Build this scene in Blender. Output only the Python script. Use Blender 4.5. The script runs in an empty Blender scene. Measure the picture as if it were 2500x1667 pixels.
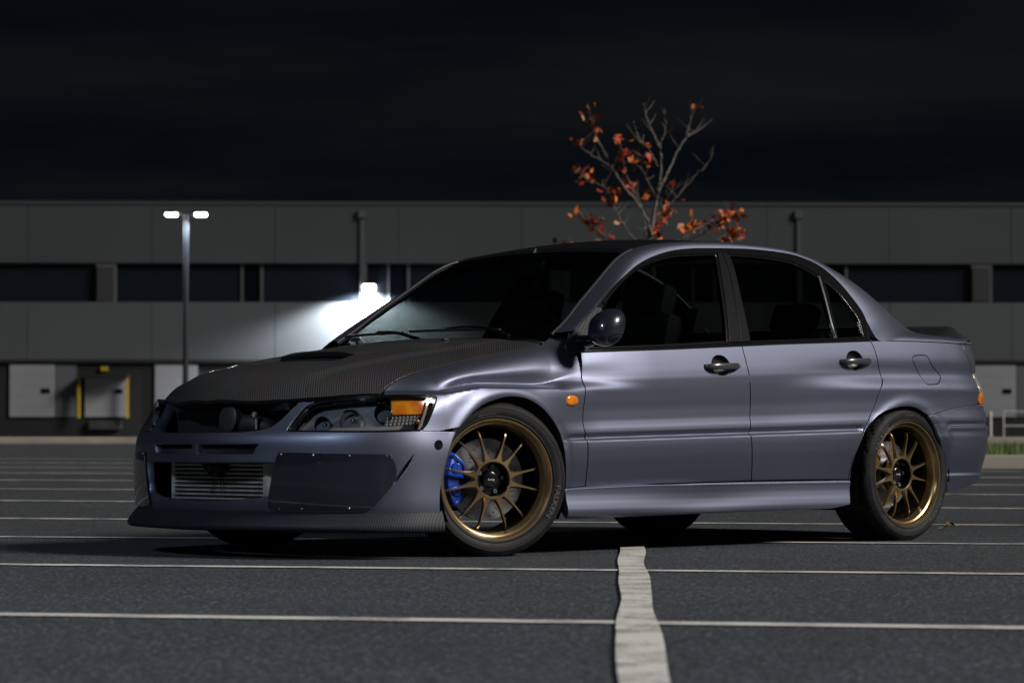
import bpy, bmesh, math, random
import numpy as np
from mathutils import Vector, Matrix
from mathutils.geometry import delaunay_2d_cdt
random.seed(7)
rng = np.random.default_rng(11)
scene = bpy.context.scene
COL = scene.collection

# ---------------------------------------------------------------- camera
cam = bpy.data.cameras.new('camera'); cam_o = bpy.data.objects.new('camera', cam); COL.objects.link(cam_o)
cam_o.location = (7.8766, 9.0573, .4722)
cam_o.rotation_euler = (math.radians(90 + 2.0175), 0, math.radians(225.996 - 90))
cam.sensor_width = 36; cam.lens = 98.226
cam.clip_start = .1; cam.clip_end = 4000
cam.dof.use_dof = True; cam.dof.focus_distance = 12.3; cam.dof.aperture_fstop = 5.0
scene.camera = cam_o

# ---------------------------------------------------------------- night sky
world = bpy.data.worlds.new('World'); scene.world = world; world.use_nodes = True
wn, wl = world.node_tree.nodes, world.node_tree.links
wn.clear()
w_out = wn.new('ShaderNodeOutputWorld'); w_bg = wn.new('ShaderNodeBackground')
w_tc = wn.new('ShaderNodeTexCoord'); w_map = wn.new('ShaderNodeMapping'); w_noise = wn.new('ShaderNodeTexNoise'); w_ramp = wn.new('ShaderNodeValToRGB')
w_map.inputs['Scale'].default_value = (2.2, 2.2, 16)
w_noise.inputs['Scale'].default_value = 1.6; w_noise.inputs['Detail'].default_value = 5; w_noise.inputs['Roughness'].default_value = .55
w_ramp.color_ramp.elements[0].position = .36; w_ramp.color_ramp.elements[0].color = (.0016, .0026, .0040, 1)
w_ramp.color_ramp.elements[1].position = .72; w_ramp.color_ramp.elements[1].color = (.0068, .0074, .0080, 1)
wl.new(w_tc.outputs['Generated'], w_map.inputs['Vector']); wl.new(w_map.outputs['Vector'], w_noise.inputs['Vector'])
wl.new(w_noise.outputs['Fac'], w_ramp.inputs['Fac']); wl.new(w_ramp.outputs['Color'], w_bg.inputs['Color'])
w_bg.inputs['Strength'].default_value = 1.0
wl.new(w_bg.outputs['Background'], w_out.inputs['Surface'])

# ---------------------------------------------------------------- key light (high, from the car's left rear)
SITE_YAW = math.radians(225.996)                      # the lot's long axis
AX = Vector((math.cos(SITE_YAW), math.sin(SITE_YAW), 0))   # away across the lot
RX = Vector((math.sin(SITE_YAW), -math.cos(SITE_YAW), 0))  # along the stall lines
SITE_O = Vector((7.8766, 9.0573, 0))
def lot(lat, dist, z=0.0):
    p = SITE_O + RX*lat + AX*dist
    return Vector((p.x, p.y, z))
sun = bpy.data.lights.new('key_light', 'SUN'); sun.energy = 3.7; sun.angle = math.radians(15.0); sun.color = (1.0, .95, .90)  # sun lamp in place of an unseen soft lamp on the car's side
sun_o = bpy.data.objects.new('key_light', sun); COL.objects.link(sun_o)
SUN_EL = math.radians(34)
_h = RX*(-.925) + AX*.38
_d = Vector((_h.x*math.cos(SUN_EL), _h.y*math.cos(SUN_EL), -math.sin(SUN_EL)))
sun_o.rotation_euler = _d.to_track_quat('-Z', 'Y').to_euler(); sun_o.location = (0, 0, 30)

vs = scene.view_settings
vs.view_transform = 'Standard'; vs.look = 'None'; vs.exposure = 0; vs.gamma = 1; vs.use_curve_mapping = False
scene.cycles.use_denoising = True
scene.cycles.max_bounces = 8; scene.cycles.transparent_max_bounces = 16
scene.cycles.sample_clamp_indirect = 4.0
scene.cycles.caustics_reflective = False; scene.cycles.caustics_refractive = False

# ---------------------------------------------------------------- materials
def nodes_of(m):
    m.use_nodes = True
    return m.node_tree.nodes, m.node_tree.links
def bsdf_of(m): return m.node_tree.nodes['Principled BSDF']
MATS = {}
def mat(name, color, rough=.5, metal=0., coat=0., coat_rough=.1, spec=.5, emit=None, power=0.):
    m = bpy.data.materials.new(name); nodes_of(m); b = bsdf_of(m)
    b.inputs['Base Color'].default_value = (*color, 1); b.inputs['Roughness'].default_value = rough
    b.inputs['Metallic'].default_value = metal; b.inputs['Coat Weight'].default_value = coat
    b.inputs['Coat Roughness'].default_value = coat_rough; b.inputs['Specular IOR Level'].default_value = spec
    if emit:
        b.inputs['Emission Color'].default_value = (*emit, 1); b.inputs['Emission Strength'].default_value = power
    MATS[name] = m
    return m
def vary(m, scale, lo, hi, detail=4, coords='Object', stretch=None, rough=None, bump=0., bump_scale=None, bump_dist=.002):
    """noise-driven colour between two real colours, optional roughness spread and fine relief"""
    n, l = nodes_of(m); b = bsdf_of(m)
    tc = n.new('ShaderNodeTexCoord'); mp = n.new('ShaderNodeMapping'); no = n.new('ShaderNodeTexNoise'); ra = n.new('ShaderNodeValToRGB')
    if stretch: mp.inputs['Scale'].default_value = stretch
    no.inputs['Scale'].default_value = scale; no.inputs['Detail'].default_value = detail
    ra.color_ramp.elements[0].color = (*lo, 1); ra.color_ramp.elements[1].color = (*hi, 1)
    ra.color_ramp.elements[0].position = .3; ra.color_ramp.elements[1].position = .7
    l.new(tc.outputs[coords], mp.inputs['Vector']); l.new(mp.outputs['Vector'], no.inputs['Vector'])
    l.new(no.outputs['Fac'], ra.inputs['Fac']); l.new(ra.outputs['Color'], b.inputs['Base Color'])
    if rough:
        mr = n.new('ShaderNodeMapRange'); mr.inputs['To Min'].default_value = rough[0]; mr.inputs['To Max'].default_value = rough[1]
        l.new(no.outputs['Fac'], mr.inputs['Value']); l.new(mr.outputs['Result'], b.inputs['Roughness'])
    if bump:
        nb = n.new('ShaderNodeTexNoise'); nb.inputs['Scale'].default_value = bump_scale or scale*4; nb.inputs['Detail'].default_value = 3
        bp = n.new('ShaderNodeBump'); bp.inputs['Strength'].default_value = bump; bp.inputs['Distance'].default_value = bump_dist
        l.new(mp.outputs['Vector'], nb.inputs['Vector']); l.new(nb.outputs['Fac'], bp.inputs['Height']); l.new(bp.outputs['Normal'], b.inputs['Normal'])
    return m

paint = mat('blue_grey_metallic_paint', (.155, .168, .226), .45, .95, coat=.10, coat_rough=.2)
def _flake(m):
    n, l = nodes_of(m); b = bsdf_of(m)
    tc = n.new('ShaderNodeTexCoord'); vo = n.new('ShaderNodeTexVoronoi'); vo.inputs['Scale'].default_value = 900
    mr = n.new('ShaderNodeMapRange'); mr.inputs['To Min'].default_value = .40; mr.inputs['To Max'].default_value = .54
    l.new(tc.outputs['Object'], vo.inputs['Vector']); l.new(vo.outputs['Color'], mr.inputs['Value']); l.new(mr.outputs['Result'], b.inputs['Roughness'])
_flake(paint)
def carbon(name, period, rot, lo, hi, rough=.28, coat=.8):
    """woven carbon fibre under lacquer"""
    m = mat(name, lo, rough, .1, coat=coat, coat_rough=.06); n, l = nodes_of(m); b = bsdf_of(m)
    tc = n.new('ShaderNodeTexCoord'); mp = n.new('ShaderNodeMapping'); mp.inputs['Rotation'].default_value = rot
    wv = n.new('ShaderNodeTexWave'); wv.wave_type = 'BANDS'; wv.bands_direction = 'X'
    wv.inputs['Scale'].default_value = 2*math.pi/period/20; wv.inputs['Distortion'].default_value = 0
    no = n.new('ShaderNodeTexNoise'); no.inputs['Scale'].default_value = 6; no.inputs['Detail'].default_value = 3
    ra = n.new('ShaderNodeValToRGB'); ra.color_ramp.elements[0].color = (*lo, 1); ra.color_ramp.elements[1].color = (*hi, 1)
    mx = n.new('ShaderNodeMix'); mx.data_type = 'RGBA'; mx.blend_type = 'MULTIPLY'; mx.inputs['Factor'].default_value = .5
    l.new(tc.outputs['Object'], mp.inputs['Vector']); l.new(mp.outputs['Vector'], wv.inputs['Vector']); l.new(tc.outputs['Object'], no.inputs['Vector'])
    l.new(wv.outputs['Fac'], ra.inputs['Fac']); l.new(ra.outputs['Color'], mx.inputs['A']); l.new(no.outputs['Color'], mx.inputs['B'])
    l.new(mx.outputs['Result'], b.inputs['Base Color'])
    bp = n.new('ShaderNodeBump'); bp.inputs['Strength'].default_value = .35; bp.inputs['Distance'].default_value = .0006
    l.new(wv.outputs['Fac'], bp.inputs['Height']); l.new(bp.outputs['Normal'], b.inputs['Normal'])
    b.inputs['Specular IOR Level'].default_value = .3
    return m
carbon_hood = carbon('carbon_weave_hood', .0095, (0, 0, math.radians(44)), (.010,.010,.011), (.105,.102,.097), .40, .5)
carbon_plate = carbon('carbon_weave_plate', .0075, (math.radians(45), 0, math.radians(90)), (.004,.005,.008), (.036,.044,.064), .30, .9)
carbon_dark = carbon('carbon_weave_lip', .008, (0, 0, math.radians(70)), (.004,.005,.007), (.036,.040,.050), .58, 0.)
def glass_mat(name, tint, gloss_rough=.02, ior=1.5):
    m = bpy.data.materials.new(name); n, l = nodes_of(m); n.clear()
    o = n.new('ShaderNodeOutputMaterial'); t = n.new('ShaderNodeBsdfTransparent'); g = n.new('ShaderNodeBsdfGlossy'); f = n.new('ShaderNodeFresnel'); x = n.new('ShaderNodeMixShader')
    t.inputs['Color'].default_value = (*tint, 1); g.inputs['Roughness'].default_value = gloss_rough; g.inputs['Color'].default_value = (.35, .36, .37, 1); f.inputs['IOR'].default_value = ior
    ge = n.new('ShaderNodeNewGeometry'); mr = n.new('ShaderNodeMapRange'); mr.inputs['To Min'].default_value = ior; mr.inputs['To Max'].default_value = 1/ior   # same reflectance from both sides of a thin pane
    l.new(ge.outputs['Backfacing'], mr.inputs['Value']); l.new(mr.outputs['Result'], f.inputs['IOR'])
    l.new(f.outputs['Fac'], x.inputs['Fac']); l.new(t.outputs['BSDF'], x.inputs[1]); l.new(g.outputs['BSDF'], x.inputs[2]); l.new(x.outputs['Shader'], o.inputs['Surface'])
    return m
glass_screen = glass_mat('screen_glass', (.36, .39, .37))
glass_side = glass_mat('tinted_side_glass', (.30, .33, .33))
glass_lens = glass_mat('clear_lens', (.80, .83, .85), .03)
black_gloss = mat('gloss_black_trim', (.006, .006, .007), .18, 0, coat=.6)
black_satin = mat('satin_black_trim', (.020, .020, .022), .42, 0, spec=.6)
pillar_black = mat('pillar_film', (.006, .006, .007), .30, 0, spec=.25)
gap_black = mat('seal_and_gap_shade', (.003, .003, .003), .9)  # rubber sealing and gap shade put into one colour for panel edge walls
gunmetal = mat('gunmetal_handle', (.10, .10, .11), .30, .6, coat=.4)
black_matt = mat('matt_black_plastic', (.012, .012, .013), .6)
black_void = mat('dark_inner_body', (.004, .004, .005), .9)
rubber = mat('tyre_rubber', (.014, .014, .015), .62); vary(rubber, 30, (.007,.007,.0075), (.013,.013,.013), rough=(.5,.75), bump=.25, bump_scale=160); bsdf_of(rubber).inputs['Specular IOR Level'].default_value = .3
rubber_letter = mat('tyre_lettering_rubber', (.085, .085, .085), .45)
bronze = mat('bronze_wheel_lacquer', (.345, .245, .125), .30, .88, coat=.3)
bronze_dark = mat('barrel_shade_and_lettering', (.045, .030, .016), .4, .8)  # bronze darkened to carry the shade deep in the barrel; also rim lettering
chrome = mat('chrome_reflector', (.75, .76, .78), .10, 1)
steel = mat('cast_iron_disc', (.30, .30, .31), .38, .9)
alu = mat('bare_aluminium', (.60, .58, .54), .5, .6); vary(alu, 25, (.48,.46,.43), (.68,.66,.62), rough=(.4,.65))
blue_caliper = mat('blue_caliper_paint', (.012, .065, .46), .25, .1, coat=.6)
gold_caliper = mat('gold_zinc_plating', (.45, .30, .05), .35, .8)
amber = mat('amber_plastic', (.90, .25, .012), .18, 0, coat=.5)
vary(amber, 22, (.62,.12,.008), (.98,.34,.02), detail=1)
amber.node_tree.nodes['Principled BSDF'].inputs['Transmission Weight'].default_value = .15
red_plastic = mat('red_tail_plastic', (.35, .01, .01), .2, 0, coat=.5)
clear_plastic = mat('prismatic_clear_plastic', (.55, .52, .48), .15, .6)
seat_cloth = mat('dark_seat_cloth', (.02, .02, .021), .9)
print_grey = mat('ceramic_print', (.25, .26, .26), .6)
white_print = mat('white_cap_print', (.7, .7, .7), .5)

# ---------------------------------------------------------------- mesh helpers
def link(o, parent=None):
    COL.objects.link(o)
    if parent is not None: o.parent = parent
    return o
def mk(name, verts, faces, material, parent=None, normals=None, smooth=True, edge_from=None):
    me = bpy.data.meshes.new(name)
    me.from_pydata([tuple(map(float, v)) for v in verts], [], [tuple(map(int, f)) for f in faces]); me.update()
    me.materials.append(material)
    if edge_from is not None:
        me.materials.append(gap_black)
        me.polygons.foreach_set('material_index', [0 if i < edge_from else 1 for i in range(len(me.polygons))])
    me.polygons.foreach_set('use_smooth', [smooth]*len(me.polygons))
    if normals is not None: me.normals_split_custom_set_from_vertices([tuple(map(float, n)) for n in normals])
    return link(bpy.data.objects.new(name, me), parent)
def empty(name, loc=(0,0,0)):
    o = bpy.data.objects.new(name, None); o.location = loc; o.empty_display_size = .2
    return link(o)
def tag(o, label=None, cat=None, group=None, kind=None):
    if label: o['label'] = label
    if cat: o['category'] = cat
    if group: o['group'] = group
    if kind: o['kind'] = kind
    return o
class MB:
    """collects shapes into one mesh"""
    def __init__(s): s.v, s.f = [], []
    def add(s, verts, faces):
        k = len(s.v); s.v += [tuple(map(float, v)) for v in verts]; s.f += [tuple(int(i) + k for i in f) for f in faces]
    def box(s, lo, hi, M=None):
        v = [Vector((x, y, z)) for x in (lo[0], hi[0]) for y in (lo[1], hi[1]) for z in (lo[2], hi[2])]
        if M is not None: v = [M @ q for q in v]
        s.add(v, [(0,1,3,2),(4,6,7,5),(0,4,5,1),(2,3,7,6),(0,2,6,4),(1,5,7,3)])
    def tube(s, path, radii, n=8, cap=True):
        path = [Vector(p) for p in path]; k = len(path)
        if not hasattr(radii, '__len__'): radii = [radii]*k
        vs, fs = [], []; up = Vector((0, 0, 1))
        for i in range(k):
            t = (path[min(i+1, k-1)] - path[max(i-1, 0)]).normalized()
            a = t.cross(up if abs(t.z) < .95 else Vector((1, 0, 0))).normalized(); b = t.cross(a)
            vs += [path[i] + (a*math.cos(2*math.pi*j/n) + b*math.sin(2*math.pi*j/n))*radii[i] for j in range(n)]
        for i in range(k-1):
            fs += [(i*n + j, i*n + (j+1) % n, (i+1)*n + (j+1) % n, (i+1)*n + j) for j in range(n)]
        if cap: fs += [tuple(range(n))[::-1], tuple(range((k-1)*n, k*n))]
        s.add(vs, fs)
    def lathe(s, prof, n=96, a0=0., a1=2*math.pi):
        """profile of (radius, y) turned about the y axis"""
        full = abs(a1 - a0 - 2*math.pi) < 1e-6; m = n if full else n + 1; k = len(prof)
        vs = [(r*math.cos(a0 + (a1-a0)*j/n), y, r*math.sin(a0 + (a1-a0)*j/n)) for j in range(m) for r, y in prof]
        fs = [(j*k + i, j*k + i + 1, ((j+1) % m)*k + i + 1, ((j+1) % m)*k + i) for j in range(n) for i in range(k-1)]
        s.add(vs, fs)
    def build(s, name, material, parent=None, smooth=False, bevel=0., angle=40):
        o = mk(name, s.v, s.f, material, parent, smooth=smooth)
        bm = bmesh.new(); bm.from_mesh(o.data)
        bmesh.ops.recalc_face_normals(bm, faces=bm.faces)
        if bevel:
            ed = [e for e in bm.edges if len(e.link_faces) == 2 and e.calc_face_angle(0) > math.radians(28)]
            bmesh.ops.bevel(bm, geom=ed, offset=bevel, segments=2, profile=.6, affect='EDGES', clamp_overlap=True)
        bm.to_mesh(o.data); bm.free()
        if smooth or bevel:
            o.data.polygons.foreach_set('use_smooth', [True]*len(o.data.polygons))
            o.data.set_sharp_from_angle(angle=math.radians(angle))
        return o
def spline(pts, n, closed=False):
    """Catmull-Rom through points (any dimension)"""
    p = np.array(pts, float); k = len(p)
    if closed: q = np.vstack([p[-1], p, p[0], p[1]])
    else: q = np.vstack([2*p[0] - p[1], p, 2*p[-1] - p[-2]])
    segs = k if closed else k - 1; out = []
    t = np.linspace(0, segs, n, endpoint=not closed)
    for a in t:
        i = min(int(a), segs - 1); u = a - i
        P0, P1, P2, P3 = q[i], q[i+1], q[i+2], q[i+3]
        out.append(.5*((2*P1) + (-P0 + P2)*u + (2*P0 - 5*P1 + 4*P2 - P3)*u*u + (-P0 + 3*P1 - 3*P2 + P3)*u**3))
    return np.array(out)
def resample(poly, step, closed=True):
    p = np.array(poly, float); out = []
    n = len(p)
    for i in range(n if closed else n - 1):
        a, b = p[i], p[(i+1) % n]; m = max(1, int(math.ceil(np.hypot(*(b - a)) / step)))
        out += [a + (b - a)*j/m for j in range(m)]
    if not closed: out.append(p[-1])
    return np.array(out)
def inside(pts, poly):
    x, y = pts[:, 0], pts[:, 1]; r = np.zeros(len(pts), bool); n = len(poly); j = n - 1
    for i in range(n):
        xi, yi = poly[i]; xj, yj = poly[j]
        if yi != yj:
            r ^= ((yi > y) != (yj > y)) & (x < (xj - xi)*(y - yi)/(yj - yi) + xi)
        j = i
    return r
def offset_poly(p, d):
    """move a closed polygon inwards by d"""
    p = np.array(p, float)
    area = .5*np.sum(p[:,0]*np.roll(p[:,1], -1) - np.roll(p[:,0], -1)*p[:,1])
    e = np.roll(p, -1, 0) - p; L = np.maximum(np.hypot(*e.T), 1e-9)[:, None]
    n = np.stack([-e[:,1], e[:,0]], -1)/L * (1 if area > 0 else -1)
    a = np.roll(n, 1, 0) + n; a /= np.maximum(np.hypot(*a.T), .25)[:, None]
    c = np.maximum((a*n).sum(1), .5)[:, None]
    return p + a*d/c
def dist_to(pts, poly):
    d = np.full(len(pts), 9e9); q = np.roll(poly, -1, 0)
    for a, b in zip(poly, q):
        e = b - a; L = max((e*e).sum(), 1e-12)
        t = np.clip(((pts - a)@e)/L, 0, 1)[:, None]
        d = np.minimum(d, ((pts - a - t*e)**2).sum(1))
    return np.sqrt(d)
def surface_normals(fn, uv, h=.0015, sign=1):
    u, v = uv[:, 0], uv[:, 1]
    n = np.cross(fn(u + h, v) - fn(u - h, v), fn(u, v + h) - fn(u, v - h))
    return sign*n/np.maximum(np.linalg.norm(n, axis=1), 1e-12)[:, None]
def panel(name, outline, fn, material, parent, res=.02, holes=(), gap=.002, depth=.016, lift=0., sign=1, fillet=.0022, hole_gap=0., mirror=True, edge_step=None, res_y=None, edge_wall=False):
    """a trimmed sheet: polygon in parameter space, mapped by fn, with rolled edges; returns [left, right]"""
    es = edge_step or res*.6
    outer = offset_poly(resample(outline, es), gap) if gap else resample(outline, es)
    hs = [offset_poly(resample(h, es), -hole_gap) if hole_gap else resample(h, es) for h in holes]
    lo, hi = outer.min(0), outer.max(0); ry = res_y or res
    gx = np.arange(lo[0] + res*.5, hi[0], res); gy = np.arange(lo[1] + ry*.5, hi[1], ry)
    G = np.stack(np.meshgrid(gx, gy), -1).reshape(-1, 2)
    ok = inside(G, outer)
    for h in hs: ok &= ~inside(G, h)
    G = G[ok]
    if len(G):
        keep = dist_to(G, outer) > min(res, ry)*.4
        for h in hs: keep &= dist_to(G, h) > min(res, ry)*.4
        G = G[keep]
    P = [outer] + hs; E = []; k = 0
    for loop in P:
        n = len(loop); E += [(k + i, k + (i+1) % n) for i in range(n)]; k += n
    allp = np.vstack(P + [G]) if len(G) else np.vstack(P)
    r = delaunay_2d_cdt([Vector(p) for p in allp], E, [], 0, 1e-6)
    uv = np.array([tuple(v) for v in r[0]]); F = np.array([f for f in r[2]])
    c = uv[F].mean(1); ok = inside(c, outer)
    for h in hs: ok &= ~inside(c, h)
    F = F[ok]
    a2 = (uv[F[:,1]] - uv[F[:,0]]); b2 = (uv[F[:,2]] - uv[F[:,0]])
    area = a2[:,0]*b2[:,1] - a2[:,1]*b2[:,0]
    F = F[np.abs(area) > 1e-10]; area = area[np.abs(area) > 1e-10]
    F[area < 0] = F[area < 0][:, ::-1]
    used = np.unique(F); remap = -np.ones(len(uv), int); remap[used] = np.arange(len(used)); uv = uv[used]; F = remap[F]
    X = fn(uv[:,0], uv[:,1]); N = surface_normals(fn, uv, sign=sign)
    if lift: X = X + N*lift
    if sign < 0: F = F[:, ::-1]
    # boundary
    cnt = {}
    for f in F:
        for i in range(3):
            a, b = int(f[i]), int(f[(i+1) % 3]); cnt[(a, b)] = cnt.get((a, b), 0) + 1
    bnd = [(a, b) for (a, b) in cnt if (b, a) not in cnt]
    verts, norms, faces = list(X), list(N), [tuple(f) for f in F]; n_edge = None
    if depth:
        out = {}
        for a, b in bnd:
            o = np.cross(X[b] - X[a], (N[a] + N[b])/2)
            for q in (a, b): out[q] = out.get(q, 0) + o/max(np.linalg.norm(o), 1e-9)
        r1, r2 = {}, {}
        for q, o in out.items():
            o = o/max(np.linalg.norm(o), 1e-9)
            r1[q] = len(verts); verts.append(X[q] + o*fillet*.7 - N[q]*fillet*.5); m = (N[q]*.55 + o*.85); norms.append(m/np.linalg.norm(m))
            r2[q] = len(verts); verts.append(X[q] + o*fillet - N[q]*depth); norms.append(o)
        faces += [(b, a, r1[a], r1[b]) for a, b in bnd]; n_edge = len(faces)
        faces += [(r1[b], r1[a], r2[a], r2[b]) for a, b in bnd]
    if not edge_wall: n_edge = None
    objs = [mk(name, verts, faces, material, parent, norms, edge_from=n_edge)]
    if mirror:
        S = np.array([1, -1, 1])
        objs.append(mk(name, np.array(verts)*S, [f[::-1] for f in faces], material, parent, np.array(norms)*S, edge_from=n_edge))
    return objs
def grid_mesh(name, X, material, parent, flip=False, mirror=False, closed_u=False):
    """X[i,j] -> quads"""
    a, b = X.shape[:2]; V = X.reshape(-1, 3); F = []
    for i in range(a if closed_u else a - 1):
        for j in range(b - 1):
            q = (i*b + j, ((i+1) % a)*b + j, ((i+1) % a)*b + j + 1, i*b + j + 1)
            F.append(q[::-1] if flip else q)
    o = [mk(name, V, F, material, parent)]
    if mirror: o.append(mk(name, V*[1, -1, 1], [f[::-1] for f in F], material, parent))
    return o
def solid(o, t, off=-1):
    m = o.modifiers.new('thickness', 'SOLIDIFY'); m.thickness = t; m.offset = off
    return o
def text_mesh(body, size):
    cu = bpy.data.curves.new('t', 'FONT'); cu.body = body; cu.size = size; cu.align_x = 'CENTER'; cu.resolution_u = 2
    o = bpy.data.objects.new('t', cu); COL.objects.link(o)
    bpy.context.view_layer.update()
    me = o.evaluated_get(bpy.context.evaluated_depsgraph_get()).to_mesh()
    v = [tuple(q.co) for q in me.vertices]; f = [tuple(p.vertices) for p in me.polygons]
    o.to_mesh_clear(); bpy.data.objects.remove(o); bpy.data.curves.remove(cu)
    return np.array(v), f

# ---------------------------------------------------------------- car surfaces
# car space: x forward from the front axle, y to the car's left, z up (metres)
def smooth_table(pts, lo, hi, sig, n=1600):
    """monotone cubic through pts, gaussian smoothed, as a fast look-up"""
    xs = np.array([p[0] for p in pts], float); ys = np.array([p[1] for p in pts], float)
    if xs[0] > xs[-1]: xs, ys = xs[::-1], ys[::-1]
    h = np.diff(xs); d = np.diff(ys) / h
    m = np.zeros(len(xs)); m[0], m[-1] = d[0], d[-1]
    for i in range(1, len(xs) - 1):
        if d[i-1] * d[i] > 0:
            w1, w2 = 2*h[i] + h[i-1], h[i] + 2*h[i-1]
            m[i] = (w1 + w2) / (w1/d[i-1] + w2/d[i])
    g = np.linspace(lo - 4*sig, hi + 4*sig, n)
    k = np.clip(np.searchsorted(xs, g) - 1, 0, len(h) - 1)
    t = (g - xs[k]) / h[k]
    v = ((2*t**3 - 3*t**2 + 1)*ys[k] + (t**3 - 2*t**2 + t)*h[k]*m[k]
         + (-2*t**3 + 3*t**2)*ys[k+1] + (t**3 - t**2)*h[k]*m[k+1])
    v = np.where(g < xs[0], ys[0] + m[0]*(g - xs[0]), v)
    v = np.where(g > xs[-1], ys[-1] + m[-1]*(g - xs[-1]), v)
    if sig > 0:
        dx = g[1] - g[0]; r = max(1, int(3*sig/dx))
        ker = np.exp(-.5*(np.arange(-r, r+1)*dx/sig)**2); ker /= ker.sum()
        v = np.convolve(np.pad(v, r, mode='reflect', reflect_type='odd'), ker, 'valid')
    return lambda q: np.interp(q, g, v)

def sstep(a, b, q):
    t = np.clip((q - a) / (b - a), 0, 1)
    return t*t*(3 - 2*t)

# door section: height above the side crease -> half width
DOOR = smooth_table([(-.36,.795),(-.20,.8375),(-.125,.8575),(-.065,.8705),(-.018,.8755),(-.008,.8755),(-.001,.874),
                     (.004,.864),(.010,.8565),(.017,.858),(.024,.864),(.032,.8675),(.045,.8665),(.062,.8625),(.085,.8590),(.115,.8590),(.17,.8635),
                     (.22,.8670),(.245,.8675),(.27,.8640),(.31,.8545),(.35,.8430),(.385,.8315),(.40,.826),(.44,.806),(.50,.78)], -.36, .5, .0024)
# front wing: 0 = blister ledge, 1 = bonnet shut line ; below ledge in metres
WING_UP = smooth_table([(-.2,.797),(.0,.798),(.1,.7985),(.2,.8005),(.3,.8035),(.38,.8055),(.45,.8055),(.52,.803),(.6,.797),(.68,.7885),(.76,.777),(.84,.761),(.92,.738),(1.,.706),(1.25,.60)], -.2, 1.25, .03)
WING_LO = smooth_table([(-.6,.855),(-.4,.872),(-.25,.880),(-.12,.8835),(-.05,.882),(-.02,.878),(-.006,.873),(.01,.862),(.05,.845)], -.6, .05, .004)
ZHOOD = smooth_table([(.60,.60),(.53,.656),(.491,.688),(.434,.717),(.357,.741),(.251,.765),(.064,.801),(-.138,.834),(-.292,.86),(-.36,.875),(-.6,.92)], -.6, .6, .015)
WING_FRONT = smooth_table([(-.1,.60),(-.03,.675),(0,.708),(.02,.752),(.045,.795),(.075,.828),(.105,.850),(.14,.864),(.19,.873),(.25,.878),(.35,.881),(.5,.878),(.7,.86)], -.1, .7, .012)
def z_moulding(x): return .4695 + .0228*(-.435 - x)
def z_belt(x): return .852 + .0455*(-.435 - x)
def z_ledge(x): return .690 - .10*np.clip(x - .12, 0, 1)**1.2 * 2 + .0*x
TAIL = smooth_table([(-2.3,0),(-2.6,0),(-2.85,.004),(-3.0,.012),(-3.2,.034)], -3.3, -2.2, .05)

def side_y(x, z):
    x = np.asarray(x, float); z = np.asarray(z, float)
    zm = z_moulding(x); zb = z_belt(x)
    zeta = np.where(z > zm, (z - zm) * .385 / (zb - zm), z - zm)
    # the moulding groove fades out on the wings
    d = DOOR(zeta)
    flat = DOOR(np.where(np.abs(zeta) < .06, 0, 0)) * 0 + np.interp(zeta, [-.36,-.2,-.06,.06,.5], [.822,.848,.8725,.8665,.8665])
    fade = np.maximum(sstep(-.36, -.30, x), sstep(-2.24, -2.29, x))
    near = np.exp(-(zeta/.035)**4)
    d = d*(1 - fade*near) + flat*fade*near
    # front wing
    zl = z_ledge(x); zh = ZHOOD(x)
    tt = (z - zl) / np.maximum(zh - zl, .03)
    f = np.where(z > zl + .004, WING_UP(tt), WING_LO(z - zl))
    q_ = sstep(-.22, -.52, x)
    blend = sstep(zl - .007 - .03*q_, zl + .013 + .07*q_, z)
    f = WING_LO(np.minimum(z - zl, .05))*(1 - blend) + WING_UP(np.maximum(tt, -.2))*blend
    kf = sstep(.18, .42, x)
    f = f*(1 - kf) + WING_FRONT(zh - z)*kf
    up = sstep(zl - .02, zl + .03, z)
    wf = sstep(-.56, -.16, x)*(1 - up) + sstep(-.90, -.12, x)*up
    low = sstep(.62, .30, z)
    wf = wf*(1 - .55*low*sstep(-.12, -.34, x))
    y = d*(1 - wf) + f*wf
    # rear blister
    zr = .745 + .012*(-2.6 - x)
    amp = .028*sstep(-1.62, -2.45, x)
    prof = 1 - sstep(zr - .040, zr + .034, z)
    lowr = .45 + .55*sstep(.28, .62, z)
    y = y + amp*prof*lowr - .012*sstep(-1.7, -2.5, x)*np.exp(-((z - zr - .05)/.04)**2)
    # arch lips
    for cx, cz, r in ((-.005, .315, .352), (-2.61, .30, .345)):
        rr = np.hypot(x - cx, z - cz) - r
        y = y + .010*np.exp(-(rr/.030)**2)
    return y - TAIL(x)

# plan of the nose: arc length from the front arch -> (x fraction, width fraction)
_np_ = [(.33,1.0),(.42,.991),(.50,.966),(.585,.912),(.665,.832),(.735,.725),(.797,.59),(.847,.445),(.885,.295),(.910,.148),(.918,0)]
_tp_ = [(-2.95,1.0),(-3.08,.993),(-3.20,.972),(-3.30,.934),(-3.385,.866),(-3.45,.76),(-3.50,.61),(-3.53,.43),(-3.545,.21),(-3.55,0)]
def plan_tables(pts):
    p = np.array([(a, b*.88) for a, b in pts])
    full = np.vstack([p, (p*[1, -1])[::-1][1:]])
    s = np.r_[0, np.cumsum(np.hypot(*np.diff(full, axis=0).T))]
    L = s[len(p)-1]
    fx = smooth_table(list(zip(s, full[:,0])), 0, s[-1], .045)
    fy = smooth_table(list(zip(s, full[:,1]/.88)), 0, s[-1], .045)
    return fx, fy, L
NFX, NFY, NLEN = plan_tables(_np_)
TFX, TFY, TLEN = plan_tables(_tp_)
XNOSE = smooth_table([(.05,.86),(.13,.885),(.18,.905),(.22,.918),(.30,.925),(.38,.926),(.42,.923),(.455,.922),(.485,.915),(.505,.899),(.53,.879),(.57,.858),(.61,.842),(.66,.822),(.75,.78)], .05, .75, .008)
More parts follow.
